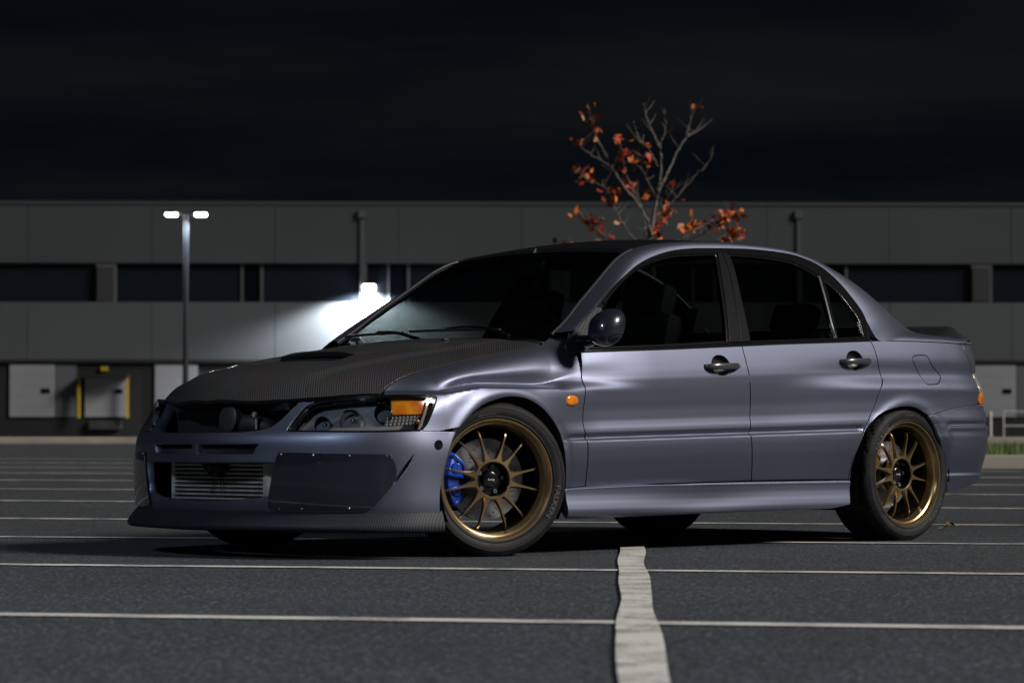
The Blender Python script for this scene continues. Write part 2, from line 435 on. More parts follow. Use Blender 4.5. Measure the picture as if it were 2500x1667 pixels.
XTAIL = smooth_table([(.1,-3.44),(.2,-3.50),(.29,-3.53),(.30,-3.535),(.50,-3.56),(.60,-3.55),(.63,-3.525),(.70,-3.51),(.85,-3.48),(.98,-3.43)], .1, 1.0, .008)
S_NOSE = .33 + NLEN       # ring parameter of the nose centre
S_TAIL = -2.95 - TLEN
def ring(s, z):
    s = np.asarray(s, float); z = np.asarray(z, float)
    sm = np.clip(s, -2.95, .33)
    y0 = side_y(sm, z)
    q = np.maximum(s - .33, 0); qt = np.maximum(-2.95 - s, 0)
    x0, c0, x1, c1 = NFX(0.), NFY(0.), TFX(0.), TFY(0.)
    kx = (XNOSE(z) - .33) / (NFX(NLEN) - .33)
    rake = .05*sstep(.50, .66, z)*np.sin(np.pi*np.clip(q/NLEN, 0, 2)/1.)**2
    xf = sm + (NFX(q) - x0)*kx - np.where(q > 0, rake, 0)
    ktail = (XTAIL(z) + 2.95) / (TFX(TLEN) + 2.95)
    x = np.where(q > 0, xf, np.where(qt > 0, sm + (TFX(qt) - x1)*ktail, sm))
    y = y0*np.where(q > 0, NFY(q)/c0, np.where(qt > 0, TFY(qt)/c1, 1.))
    # lower corners of the nose tuck in, the scoop beside the fog cover
    return np.stack(np.broadcast_arrays(x, y, z), -1)

# bonnet: swept centre profile
ZC = smooth_table([(.92,.575),(.88,.615),(.86,.638),(.839,.660),(.80,.694),(.743,.723),(.666,.749),(.56,.773),(.373,.809),(.171,.842),(.017,.867),(-.08,.884),(-.3,.912),(-.5,.925),(-.8,.94)], -.8, .92, .014)
def hood(x, y):
    x = np.asarray(x, float); y = np.asarray(y, float)
    z = ZC(x + .63*y*y)
    a = np.abs(y)
    yr = .40 + .10*np.clip(.70 - x, -.2, 1.2)          # long ridges
    dome = .012*(1 - sstep(yr - .035, yr + .03, a))*sstep(.84, .70, x + .63*y*y)*(1 - .6*sstep(.1, -.4, x))
    return np.stack(np.broadcast_arrays(x, y, z + dome - .006), -1)

# glasshouse side
def glass_y(x, z):
    dz = np.asarray(z, float) - .88; x = np.asarray(x, float)
    return .824 - .36*dz - .30*dz*np.abs(dz) - np.where(x > -1.45, .030, .012)*((x + 1.45)/1.0)**2 * (1 - .3*np.clip(dz/.45, 0, 1))
def cabin(x, z): return np.stack(np.broadcast_arrays(x, glass_y(x, z), z), -1)

# side skirt
SKIRT = smooth_table([(.12,.825),(.135,.848),(.148,.868),(.162,.879),(.18,.882),(.20,.879),(.225,.873),(.25,.8695),(.268,.870),(.279,.872),(.285,.869),(.291,.858),(.30,.84)], .12, .31, .002)
def skirt(x, z):
    x = np.asarray(x, float); z = np.asarray(z, float)
    y = SKIRT(z) + .012*np.exp(-((x + 1.2)/.35)**2)*(-1)*np.exp(-((z - .2)/.05)**2)
    return np.stack(np.broadcast_arrays(x, y, z), -1)

# shut lines and trim outlines, in each surface's own (length, height) coordinates, metres
SHUT = {
 'arch_front': [(0.2796,0.5222),(0.2441,0.553),(0.202,0.584),(0.1396,0.6153),(0.0769,0.6336),(0.0153,0.6454),(-0.046,0.646),(-0.1072,0.6354),(-0.1692,0.6091),(-0.2211,0.5734),(-0.2689,0.5285),(-0.3032,0.4742),(-0.3223,0.4106),(-0.3388,0.3469),(-0.3528,0.2739)],
 'wing_bumper': [(0.4677,0.5065),(0.3808,0.505),(0.3002,0.504)],
 'hood_side': [(0.529,0.6987),(0.4901,0.6994),(0.4333,0.6994),(0.3601,0.703),(0.2571,0.7066),(0.071,0.7075),(-0.1316,0.7062),(-0.2883,0.7038),(-0.3726,0.6871)],
 'hood_side_ring': [(0.6665,0.6552),(0.6088,0.6874),(0.5292,0.7162),(0.3944,0.7407),(0.2557,0.7646),(0.068,0.8007),(-0.1341,0.8342),(-0.278,0.8594),(-0.3409,0.8756)],
 'hood_front': [(0.8613,0.0646),(0.8346,0.2153),(0.7746,0.3671),(0.7173,0.4646),(0.6537,0.5536),(0.5315,0.6984)],
 'wing_top': [(-0.3553,0.8847),(-0.3935,0.9004),(-0.4434,0.9243),(-0.4993,0.9201),(-0.4361,0.8705),(-0.4245,0.8535),(-0.4383,0.843),(-0.4903,0.8439)],
 'gap_wing_door': [(-0.4906,0.8416),(-0.4835,0.8051),(-0.4688,0.7168),(-0.4511,0.5998),(-0.4509,0.5241),(-0.4632,0.4776),(-0.4855,0.2793)],
 'gap_doors': [(-1.4873,0.8902),(-1.4907,0.8311),(-1.4959,0.7814),(-1.502,0.7258),(-1.4989,0.7562),(-1.5132,0.6388),(-1.5074,0.5274),(-1.5024,0.4779),(-1.5454,0.2907)],
 'gap_door_quarter': [(-2.3961,0.9355),(-2.412,0.8937),(-2.4214,0.8351),(-2.4411,0.7657),(-2.4319,0.747),(-2.3941,0.7024),(-2.3535,0.6218),(-2.289,0.5415),(-2.2427,0.4618),(-2.2198,0.3895),(-2.2172,0.3171),(-2.2126,0.2881)],
 'belt_front': [(-0.4911,0.8412),(-0.6818,0.8497),(-1.0209,0.8654),(-1.2921,0.8795),(-1.4873,0.8902)],
 'belt_rear': [(-1.4873,0.8902),(-1.7637,0.9049),(-2.0581,0.9183),(-2.3964,0.9343)],
 'door_bottom': [(-0.4859,0.2781),(-0.8873,0.283),(-1.2448,0.287),(-1.5456,0.29)],
 'door_bottom_rear': [(-1.5456,0.29),(-1.9046,0.2908),(-2.2073,0.2898)],
 'shoulder': [(-2.3961,0.9355),(-2.5149,0.9391),(-2.6799,0.9409),(-2.8638,0.9417),(-3.085,0.9392),(-3.1578,0.9348)],
 'quarter_rear': [(-3.1593,0.934),(-3.1777,0.8955),(-3.2033,0.8502),(-3.2349,0.8128)],
 'bumper_seam_rear': [(-3.1596,0.6376),(-2.9895,0.6232),(-2.8528,0.6034),(-2.7536,0.5863)],
 'arch_rear_q': [(-2.2297,0.2901),(-2.2236,0.3605),(-2.2331,0.4329),(-2.2749,0.5052),(-2.3414,0.5635),(-2.4226,0.6041),(-2.5157,0.6231),(-2.6014,0.6275),(-2.675,0.617),(-2.7536,0.5863)],
 'arch_rear_b': [(-2.7536,0.5863),(-2.8056,0.536),(-2.8525,0.4689),(-2.9044,0.3939),(-2.9422,0.3185),(-2.9774,0.2238)],
 'rear_bottom': [(-2.9774,0.2238),(-3.1369,0.2484)],
 'skirt_top': [(-0.3433,0.2668),(-0.8522,0.2772),(-1.3957,0.2864),(-2.1987,0.2869)],
 'skirt_end': [(-2.1987,0.2869),(-2.183,0.1963),(-2.1682,0.1774),(-2.0516,0.162)],
 'skirt_bottom': [(-2.0516,0.162),(-1.3894,0.1559),(-0.8557,0.1493),(-0.3931,0.1458),(-0.3485,0.1467)],
 'fuel': [(-2.6975,0.8702),(-2.7784,0.8757),(-2.8065,0.865),(-2.8356,0.8281),(-2.9008,0.7843),(-2.8963,0.7653),(-2.8561,0.742),(-2.8137,0.7361),(-2.7646,0.7369),(-2.7531,0.7593),(-2.7132,0.811),(-2.6847,0.8476)],
 'headlight': [(1.0401,0.5115),(1.041,0.524),(1.0377,0.5518),(1.0279,0.5852),(1.014,0.6103),(0.9922,0.6242),(0.9573,0.6324),(0.8949,0.6391),(0.8302,0.6443),(0.7299,0.6494),(0.668,0.652),(0.591,0.6533),(0.4821,0.6522),(0.4037,0.6499),(0.3801,0.6431),(0.3851,0.6291),(0.4046,0.5985),(0.4246,0.5624),(0.4413,0.5348),(0.4596,0.5099),(0.4688,0.5058),(0.6254,0.5021),(0.7653,0.5021),(0.9127,0.5044),(1.0215,0.5051)],
 'amber': [(0.6282,0.6395),(0.5232,0.6395),(0.4135,0.6359),(0.4347,0.6066),(0.4502,0.5789),(0.5386,0.5786),(0.6183,0.58),(0.6195,0.609)],
 'bumper_arch': [(0.3003,0.504),(0.3264,0.4552),(0.3506,0.3889),(0.3649,0.3282),(0.374,0.2786),(0.3774,0.2345),(0.3752,0.1847)],
 'grille': [(1.0549,0.6136),(1.0695,0.5941),(1.0843,0.5662),(1.1001,0.5411),(1.1203,0.5231),(1.1476,0.5148),(1.2099,0.5065),(1.2959,0.5025),(1.3929,0.5026),(1.5061,0.5071)],
 'slot': [(1.4818,0.459),(1.1365,0.4592),(1.1558,0.444),(1.1767,0.4148),(1.3111,0.4116),(1.4768,0.4167)],
 'slot_far': [(1.5117,0.4598),(1.5135,0.4194)],
 'mouth': [(1.07,0.3854),(1.2317,0.3848),(1.4457,0.3864),(1.5489,0.3885)],
 'mouth_low': [(1.0893,0.248),(1.1711,0.2326),(1.2698,0.2237),(1.3759,0.2212),(1.4869,0.2222),(1.6055,0.2298)],
 'cover': [(1.0491,0.4155),(1.0306,0.4222),(0.808,0.4181),(0.6104,0.4143),(0.591,0.4061),(0.5761,0.3842),(0.5683,0.3513),(0.5713,0.3184),(0.5902,0.2856),(0.6237,0.2474),(0.6578,0.2119),(0.6864,0.1981),(0.7533,0.1952),(0.9272,0.198),(1.0769,0.1981),(1.0977,0.2062),(1.0976,0.2284),(1.0773,0.3171),(1.06,0.3945)],
 'rivets': [(1.0377,0.415),(0.8993,0.4119),(0.7519,0.4105),(0.6092,0.41),(1.0488,0.2029),(0.9499,0.2027),(0.7545,0.2051)],
 'scoop': [(0.4958,0.4197),(0.5086,0.3785),(0.5383,0.3348),(0.5738,0.2965),(0.5713,0.3184),(0.5528,0.3512),(0.5262,0.3868)],
 'plug': [(0.3867,0.4536)],
 'marker': [(-0.3746,0.6362)],
 'bumper_bottom': [(0.3752,0.1847),(0.5308,0.1866),(0.7546,0.1842),(1.1202,0.1826),(1.3889,0.1824),(1.5562,0.1837)],
 'dlo': [(-0.4895,0.9359),(-0.5242,0.9547),(-0.6415,1.0361),(-0.7594,1.113),(-0.8776,1.1791),(-0.9962,1.2371),(-1.119,1.2804),(-1.2667,1.3148),(-1.4161,1.3324),(-1.6113,1.3426),(-1.8087,1.3491),(-2.0035,1.3453),(-2.1449,1.332),(-2.2705,1.2941),(-2.3516,1.2336),(-2.4077,1.1619),(-2.4532,1.0831),(-2.4677,1.0169),(-2.4549,0.9534),(-2.4492,0.938)],
 'dlo_low': [(-2.4492,0.938),(-2.0938,0.9199),(-1.504,0.891),(-1.0339,0.866),(-0.6917,0.8501),(-0.4964,0.8424)],
 'glass_front': [(-0.5622,0.9497),(-0.6995,1.0471),(-0.8402,1.1406),(-0.9831,1.2146),(-1.1028,1.2543),(-1.2479,1.2864),(-1.3946,1.301),(-1.5622,1.3109),(-1.4994,1.1661),(-1.4557,1.0375),(-1.4116,0.9107),(-0.9543,0.8825),(-0.5595,0.8634),(-0.5035,0.8621)],
 'glass_rear': [(-1.6527,1.3139),(-1.8317,1.3138),(-1.9753,1.3073),(-2.1138,1.2903),(-2.2385,1.2355),(-2.2168,1.1414),(-2.1901,1.0086),(-2.1787,0.9429),(-1.566,0.9145),(-1.5778,0.9906),(-1.6038,1.1189),(-1.6421,1.2495)],
 'glass_quarter': [(-2.2691,1.2201),(-2.3367,1.1659),(-2.3856,1.0942),(-2.4142,1.0352),(-2.4079,0.9555),(-2.2086,0.945),(-2.2307,1.0625),(-2.2565,1.1628)],
 'pillar_a': [(-1.5771,1.3213),(-1.6065,1.3228),(-1.594,1.2344),(-1.5408,1.0656),(-1.4956,0.9109),(-1.4196,0.9077),(-1.4634,1.0251),(-1.5244,1.1992)],
 'pillar_b': [(-1.6125,1.323),(-1.6508,1.3151),(-1.6421,1.2495),(-1.6038,1.1189),(-1.5778,0.9906),(-1.566,0.9145),(-1.5003,0.911),(-1.5457,1.0658),(-1.5989,1.2346)],
 'sail': [(-0.4101,0.8734),(-0.4529,0.9121),(-0.5195,0.9574),(-0.6382,1.0354),(-0.6698,1.0364),(-0.6692,1.0229),(-0.6134,0.9886),(-0.5754,0.957),(-0.5509,0.9183),(-0.5493,0.8842),(-0.5638,0.8674),(-0.4856,0.8469),(-0.4234,0.8407),(-0.4072,0.8509)],
 'handle_f': [(-1.3214,0.7999)],
 'handle_r': [(-2.2529,0.8399)]
}

# ================================================================ the lot
def ground_z(d):
    """level under the car, then a steady one-percent rise to the far kerb"""
    return .0095*max(0., d - 15.)*sstep(15, 20, d) if d < 57 else .399
asphalt = mat('asphalt', (.05, .05, .052), .85)
def _asphalt(m):
    n, l = nodes_of(m); b = bsdf_of(m)
    tc = n.new('ShaderNodeTexCoord')
    fine = n.new('ShaderNodeTexNoise'); fine.inputs['Scale'].default_value = 62; fine.inputs['Detail'].default_value = 4; fine.inputs['Roughness'].default_value = .7
    mid = n.new('ShaderNodeTexNoise'); mid.inputs['Scale'].default_value = 2.3; mid.inputs['Detail'].default_value = 6
    big = n.new('ShaderNodeTexNoise'); big.inputs['Scale'].default_value = .35; big.inputs['Detail'].default_value = 4
    for q in (fine, mid, big): l.new(tc.outputs['Object'], q.inputs['Vector'])
    r1 = n.new('ShaderNodeValToRGB'); e = r1.color_ramp.elements
    e[0].position = .40; e[0].color = (.008, .010, .013, 1); e[1].position = .64; e[1].color = (.098, .106, .115, 1)
    r2 = n.new('ShaderNodeValToRGB'); e = r2.color_ramp.elements
    e[0].position = .32; e[0].color = (.50, .545, .565, 1); e[1].position = .70; e[1].color = (.90, .945, .95, 1)
    mx = n.new('ShaderNodeMix'); mx.data_type = 'RGBA'; mx.blend_type = 'MULTIPLY'; mx.inputs['Factor'].default_value = 1
    av = n.new('ShaderNodeMath'); av.operation = 'ADD'; sc = n.new('ShaderNodeMath'); sc.operation = 'MULTIPLY'; sc.inputs[1].default_value = .5
    l.new(mid.outputs['Fac'], av.inputs[0]); l.new(big.outputs['Fac'], av.inputs[1]); l.new(av.outputs[0], sc.inputs[0]); l.new(sc.outputs[0], r2.inputs['Fac'])
    st = n.new('ShaderNodeTexVoronoi'); st.inputs['Scale'].default_value = 105; st.inputs['Randomness'].default_value = 1
    r3 = n.new('ShaderNodeValToRGB'); q = r3.color_ramp.elements; q[0].position = .0; q[0].color = (.35, .36, .38, 1); q[1].position = 1.; q[1].color = (3.2, 3.2, 3.2, 1)
    q = r3.color_ramp.elements.new(.72); q.color = (.85, .86, .88, 1)
    m3 = n.new('ShaderNodeMix'); m3.data_type = 'RGBA'; m3.blend_type = 'MULTIPLY'; m3.inputs['Factor'].default_value = 1
    sx = n.new('ShaderNodeSeparateColor'); l.new(tc.outputs['Object'], st.inputs['Vector']); l.new(st.outputs['Color'], sx.inputs['Color']); l.new(sx.outputs['Red'], r3.inputs['Fac'])
    l.new(fine.outputs['Fac'], r1.inputs['Fac']); l.new(r1.outputs['Color'], m3.inputs['A']); l.new(r3.outputs['Color'], m3.inputs['B']); l.new(m3.outputs['Result'], mx.inputs['A']); l.new(r2.outputs['Color'], mx.inputs['B']); l.new(mx.outputs['Result'], b.inputs['Base Color'])
    vo = n.new('ShaderNodeTexVoronoi'); vo.inputs['Scale'].default_value = 140; l.new(tc.outputs['Object'], vo.inputs['Vector'])
    bp = n.new('ShaderNodeBump'); bp.inputs['Strength'].default_value = .7; bp.inputs['Distance'].default_value = .004
    l.new(vo.outputs['Distance'], bp.inputs['Height']); l.new(bp.outputs['Normal'], b.inputs['Normal'])
_asphalt(asphalt)
ds = [-60, -20, 0, 4, 8, 12, 15, 16, 17, 18, 19, 20, 23, 27, 32, 38, 45, 52, 57, 58, 120, 400, 1500]
ls = [-600, -120, -60, -30, -12, -4, 0, 4, 12, 30, 60, 120, 600]
V = [lot(x, d, ground_z(d)) for d in ds for x in ls]; k = len(ls)
F = [(i*k + j, i*k + j + 1, (i+1)*k + j + 1, (i+1)*k + j) for i in range(len(ds)-1) for j in range(k-1)]
ground = mk('asphalt_ground', V, F, asphalt)
bm = bmesh.new(); bm.from_mesh(ground.data); bmesh.ops.recalc_face_normals(bm, faces=bm.faces)
if sum(f.normal.z for f in bm.faces) < 0: bmesh.ops.reverse_faces(bm, faces=bm.faces)
bm.to_mesh(ground.data); bm.free()
tag(ground, 'dark grey asphalt parking lot', kind='structure')
line_paint = mat('worn_white_line_paint', (.66, .64, .60), .7)
def _line(m):
    n, l = nodes_of(m); b = bsdf_of(m); tc = n.new('ShaderNodeTexCoord')
    a = n.new('ShaderNodeTexNoise'); a.inputs['Scale'].default_value = 70; a.inputs['Detail'].default_value = 6; a.inputs['Roughness'].default_value = .75
    c = n.new('ShaderNodeTexNoise'); c.inputs['Scale'].default_value = 5; c.inputs['Detail'].default_value = 4
    s = n.new('ShaderNodeMath'); s.operation = 'ADD'; l.new(tc.outputs['Object'], a.inputs['Vector']); l.new(tc.outputs['Object'], c.inputs['Vector'])
    l.new(a.outputs['Fac'], s.inputs[0]); l.new(c.outputs['Fac'], s.inputs[1])
    r = n.new('ShaderNodeValToRGB'); e = r.color_ramp.elements; e[0].position = .36; e[0].color = (.09, .09, .09, 1); e[1].position = .53; e[1].color = (.60, .57, .52, 1)
    h = n.new('ShaderNodeMath'); h.operation = 'MULTIPLY'; h.inputs[1].default_value = .5; l.new(s.outputs[0], h.inputs[0]); l.new(h.outputs[0], r.inputs['Fac']); l.new(r.outputs['Color'], b.inputs['Base Color'])
    vo = n.new('ShaderNodeTexVoronoi'); vo.inputs['Scale'].default_value = 140; l.new(tc.outputs['Object'], vo.inputs['Vector'])
    bp = n.new('ShaderNodeBump'); bp.inputs['Strength'].default_value = .5; bp.inputs['Distance'].default_value = .003; l.new(vo.outputs['Distance'], bp.inputs['Height']); l.new(bp.outputs['Normal'], b.inputs['Normal'])
_line(line_paint)
def stripe(pts, w, wob, n, lift=.004):
    """painted stripe between (lateral, distance) points with slightly ragged edges"""
    a, b = np.array(pts[0], float), np.array(pts[1], float); t = (b - a)/np.hypot(*(b - a)); nrm = np.array([-t[1], t[0]])
    V, F = [], []
    w1, w2 = [np.convolve(rng.normal(0, 1, n + 99), np.hanning(100)/6.1, 'valid')[:n] for _ in range(2)]
    for i, u in enumerate(np.linspace(0, 1, n)):
        c = a + (b - a)*u
        for sg, ww in ((-1, w1), (1, w2)):
            q = c + nrm*(sg*w/2 + ww[i]*wob + rng.normal(0, wob*.07)); V.append(lot(q[0], q[1], ground_z(q[1]) + lift))
    F = [(2*i, 2*i + 2, 2*i + 3, 2*i + 1) for i in range(n - 1)]
    o = mk('parking_line', V, F, line_paint, ground)
    if o.data.polygons[0].normal.z < 0: o.data.flip_normals()
    return o
for k in range(11):
    d0 = 7.28 + 2.92*k; hw = 9 + 1.6*k
    stripe([(-hw, d0 + .205*hw), (hw, d0 - .205*hw)], .118 if k < 6 else .14, .005, 240 if k < 3 else 90)
stripe([(.235, 4.9), (.575, 13.6)], .104, .0045, 420, .0085)
# ---- far kerb and apron
concrete = mat('kerb_concrete', (.33, .30, .26), .85); vary(concrete, 1.3, (.28,.25,.21), (.40,.36,.30), bump=.3, bump_scale=40)
def slab(name, l0, l1, d0, d1, z0, z1, m, parent=None, bevel=.02):
    mb = MB(); V = [lot(l, d, z) for l in (l0, l1) for d in (d0, d1) for z in (z0, z1)]
    mb.add(V, [(0,1,3,2),(4,6,7,5),(0,4,5,1),(2,3,7,6),(0,2,6,4),(1,5,7,3)])
    return mb.build(name, m, parent, bevel=bevel)
for i, l0 in enumerate(np.arange(-24, 27, 3.0)):
    slab('kerb', l0 + .01, l0 + 2.99, 57.0, 57.2, .30, .535, concrete, None) if False else None
far_kerb = slab('far_kerb', -60, 60, 57.0, 57.25, .25, .535, concrete); tag(far_kerb, 'pale concrete kerb running along the far edge of the lot', kind='structure')
apron = slab('loading_apron', -120, 120, 57.25, 181.0, .30, .522, mat('apron_concrete', (.12, .12, .12), .9)); tag(apron, 'concrete apron in front of the warehouse docks', kind='structure')
# planted island at the right with grass and the young tree
island_k = MB()
def island():
    l0, l1, d0, d1 = .2, 16., 31.3, 37.5; z0 = ground_z(31)
    pts = []
    for cx_, cy_, a0 in ((l1 - 1.2, d1 - 1.2, 0), (l0 + 1.2, d1 - 1.2, 90), (l0 + 1.2, d0 + 1.2, 180), (l1 - 1.2, d0 + 1.2, 270)):
        pts += [(cx_ + 1.2*math.cos(math.radians(a0 + t)), cy_ + 1.2*math.sin(math.radians(a0 + t))) for t in range(0, 91, 15)]
    P = np.array(pts); inn = offset_poly(P, .17); n = len(P)
    V = [lot(p[0], p[1], z0 - .05) for p in P] + [lot(p[0], p[1], z0 + .15) for p in P] + [lot(p[0], p[1], z0 + .155) for p in inn] + [lot(p[0], p[1], z0 + .05) for p in inn]
    F = [(r*n + i, r*n + (i+1) % n, (r+1)*n + (i+1) % n, (r+1)*n + i) for r in range(3) for i in range(n)]
    mb = MB(); mb.add(V, F); o = mb.build('island_kerb', concrete, None, bevel=.015); tag(o, 'tan concrete kerb round the grass island behind the car', kind='structure')
    soil = mk('island_soil', [lot(p[0], p[1], z0 + .10) for p in inn], [tuple(range(n))], mat('soil', (.035,.028,.018), .95)); tag(soil, 'soil bed of the planted island', kind='structure')
    if soil.data.polygons[0].normal.z < 0: soil.data.flip_normals()
    gm = mat('grass_blades', (.05, .085, .02), .6); vary(gm, 3, (.06,.12,.02), (.15,.20,.05))
    N = 26000; L_ = rng.uniform(l0 + .3, l1 - .3, N); D_ = rng.uniform(d0 + .22, d1 - .3, N); H_ = rng.uniform(.12, .24, N); A_ = rng.uniform(0, 6.28, N)
    V = np.zeros((N, 3, 3)); base = np.array([lot(a, b, z0 + .09) for a, b in zip(L_, D_)])
    dx = np.stack([np.cos(A_), np.sin(A_), 0*A_], -1)*.008
    V[:,0] = base - dx; V[:,1] = base + dx; V[:,2] = base + np.stack([rng.normal(0, .03, N), rng.normal(0, .03, N), H_], -1)
    g = mk('grass', V.reshape(-1, 3), np.arange(N*3).reshape(-1, 3), gm, None, smooth=False); tag(g, 'short green grass on the planted island', 'grass', kind='stuff')
    return z0 + .10
ISL_Z = island()
# ---- young tree
bark = mat('pale_bark', (.26, .22, .19), .8); vary(bark, 9, (.11,.095,.085), (.22,.19,.17), bump=.4)
def leafmat(n, c): return mat(n, c, .55, 0, spec=.3)
leaf_mats = [leafmat('red_leaf', (.42, .045, .015)), leafmat('orange_leaf', (.62, .16, .02)), leafmat('tan_leaf', (.45, .20, .10))]
def tree():
    D = 34.5; KX = D/6417.5
    base = lot((1500 - 1176)*KX, D, ISL_Z)
    t = empty('young_tree', base); tag(t, 'young bare-branched tree with a few red and orange leaves behind the car', 'tree')
    B0 = Vector(base)
    def at(px, py, dd=0.): # authored as offsets along the lot from the trunk foot, in metres
        return lot((px - 1176)*KX, D + dd, .472 + (1010 - py)*KX) - B0
    trunk = MB(); tr = [Vector((0, 0, -.05)), Vector((0, 0, .8)), at(1497, 800), at(1500, 640), at(1492, 560, .05), at(1500, 505), at(1508, 460)]
    trunk.tube([tuple(p) for p in spline(tr, 26)], list(np.linspace(.055, .020, 26)), 10)
    trunk.build('trunk', bark, t, smooth=True)
    limbs = [  # (points, r0, twiggy leaves)
        ([(1508,460),(1514,430),(1518,370),(1516,330),(1526,300),(1524,255)], .026, 0), ([(1516,335),(1505,305),(1490,260),(1484,225)], .016, 0),
        ([(1512,435),(1530,405),(1550,360),(1580,305),(1592,265),(1601,228)], .024, 1), ([(1580,310),(1600,295),(1612,285)], .010, 0),
        ([(1500,510),(1530,475),(1565,440),(1600,400),(1628,372),(1640,335)], .020, 0), ([(1520,480),(1532,455),(1555,430)], .011, 1),
        ([(1500,545),(1485,500),(1455,455),(1415,400),(1390,355),(1372,320),(1358,280),(1352,255)], .024, 6), ([(1415,400),(1395,375),(1345,345),(1330,322)], .012, 2),
        ([(1435,430),(1412,440),(1385,420),(1350,405),(1338,380)], .010, 5), ([(1485,540),(1475,480),(1455,440),(1435,390),(1428,345),(1420,330)], .016, 7),
        ([(1480,500),(1470,450),(1455,415)], .012, 3), ([(1508,455),(1490,425),(1470,390),(1478,360)], .012, 4), ([(1512,380),(1492,345),(1470,325),(1455,280)], .012, 0),
        ([(1470,560),(1440,530),(1410,480),(1400,440)], .014, 5), ([(1450,575),(1395,540),(1360,510),(1335,487)], .013, 6), ([(1440,600),(1400,560),(1372,520),(1370,500)], .012, 5),
        ([(1500,530),(1515,510),(1525,490)], .010, 6), ([(1490,590),(1540,560),(1590,530),(1640,500),(1680,488),(1710,480)], .014, 9), ([(1560,560),(1600,545),(1640,520),(1660,500)], .010, 9),
        ([(1540,565),(1575,540),(1590,515)], .010, 8), ([(1490,600),(1560,590),(1640,560),(1690,540)], .012, 9), ([(1470,620),(1400,600),(1330,590),(1290,570)], .012, 7), ([(1480,560),(1495,540),(1512,520)], .01, 5)]
    for i, (pts, r0, lv) in enumerate(limbs):
        dd = rng.uniform(-.45, .45); n = len(pts)
        P = [at(a, b, dd*(j/(n-1))**.8*1.6 + .02) for j, (a, b) in enumerate(pts)]
        path = spline([tuple(p) for p in P], 6*n)
        path[1:-1] += rng.normal(0, .006, (len(path) - 2, 3))
        mb = MB(); mb.tube(path, list(np.linspace(r0*.72, .004, len(path))), 7); limb = mb.build('limb', bark, t, smooth=True)
        for k in range(5):
            j = int(rng.integers(len(path)//3, len(path) - 2)); q = Vector(path[j]); e = q + Vector((rng.normal(0, .12), rng.normal(0, .12), rng.uniform(.06, .22)))
            mb = MB(); mb.tube([q, (q + e)/2 + Vector((0, 0, -.01)), e], [.004, .003, .0015], 5); mb.build('twig', bark, limb, smooth=True)
        if lv:
            V, F = [[], [], []], [[], [], []]
            for k in range(lv*3 + 1):
                j = int(min(len(path) - 1, len(path)*(1 - abs(rng.normal(0, .22))))); c = Vector(path[max(j, 1)]) + Vector(rng.normal(0, .055, 3))
                s = rng.uniform(.035, .065); a = Vector(rng.normal(0, 1, 3)).normalized(); b = a.cross(Vector(rng.normal(0, 1, 3))).normalized(); w = a.cross(b)
                m_ = int(rng.choice(3, p=[.45, .35, .2] if pts[-1][0] < 1540 else [.12, .62, .26])); vv = V[m_]; q = len(vv)
                vv += [c - a*s, c - a*s*.2 + b*s*.75 + w*s*.25, c + a*s*.3 + b*s*.4, c + a*s*1.1 + w*s*.2, c + a*s*.3 - b*s*.4, c - a*s*.2 - b*s*.75 + w*s*.25]
                F[m_] += [(q, q+1, q+2), (q, q+2, q+3), (q, q+3, q+4), (q, q+4, q+5)]
            for m_ in range(3):
                if V[m_]: tag(mk('leaf_cluster', V[m_], F[m_], leaf_mats[m_], limb, smooth=False), kind='stuff')
tree()
# ---- fallen leaf
def fallen_leaf():
    D = 14.75; c = lot((2183 - 1176)*D/6417.5, D, .006); V, F = [], []; n = 11
    for i in range(n):
        t = i/(n - 1); w = .026*math.sin(math.pi*min(1, t*1.08))**.7*(1 + .35*math.sin(t*17)) + .001
        for j, s in enumerate((-1, -.5, 0, .5, 1)):
            V.append((-.042 + .084*t, s*w, .010 + .018*math.sin(math.pi*t*.9)*(1 - .5*t) + .012*abs(s)*(1 - t) - .006*math.cos(t*9)))
    F = [(i*5 + j, (i+1)*5 + j, (i+1)*5 + j + 1, i*5 + j + 1) for i in range(n - 1) for j in range(4)]
    m_ = mat('dry_leaf', (.42, .24, .08), .6); vary(m_, 60, (.16,.07,.02), (.62,.42,.18))
    o = mk('fallen_leaf', V, F, m_); o.location = c; o.rotation_euler = (0, 0, SITE_YAW - 1.2)
    solid(o, .0012, 0); tag(o, 'curled brown dry leaf on the asphalt behind the rear wheel', 'leaf')
    mb = MB(); mb.tube([(-.042, 0, .012), (-.06, .004, .006), (-.075, .002, .003)], .0012, 5); mb.build('stalk', m_, o)
fallen_leaf()
# ================================================================ warehouse
BD = 180.0; KB = BD/6417.5
def bz(py): return .472 + (1010 - py)*KB
def bx_(px): return (px - 1176)*KB
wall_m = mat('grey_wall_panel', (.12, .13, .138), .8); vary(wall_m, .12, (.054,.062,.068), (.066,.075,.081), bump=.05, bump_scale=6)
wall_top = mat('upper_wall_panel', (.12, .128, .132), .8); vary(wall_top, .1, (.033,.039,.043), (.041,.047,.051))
dark_wall = mat('charcoal_wall', (.005, .0062, .0072), .8)
dark_glass = mat('dark_band_glazing', (.008, .011, .016), .22, 0, coat=.3)
slot_glass = mat('black_glazing', (.003, .004, .008), .2)
pier_m = mat('pier_panel', (.065, .07, .074), .8)
door_m = mat('dock_door_panel', (.30, .31, .33), .7); vary(door_m, .3, (.21,.22,.235), (.25,.26,.275))
door_dim = mat('dock_seal_panel', (.08, .09, .10), .8)
yellow = mat('yellow_safety_paint', (.36, .25, .015), .6)
bld = empty('warehouse', lot(0, BD, .5)); tag(bld, 'long grey warehouse with a dark glazed band and loading docks', 'building')
bld_o = Vector(lot(0, BD, .5)); ROT = math.radians(1.2)
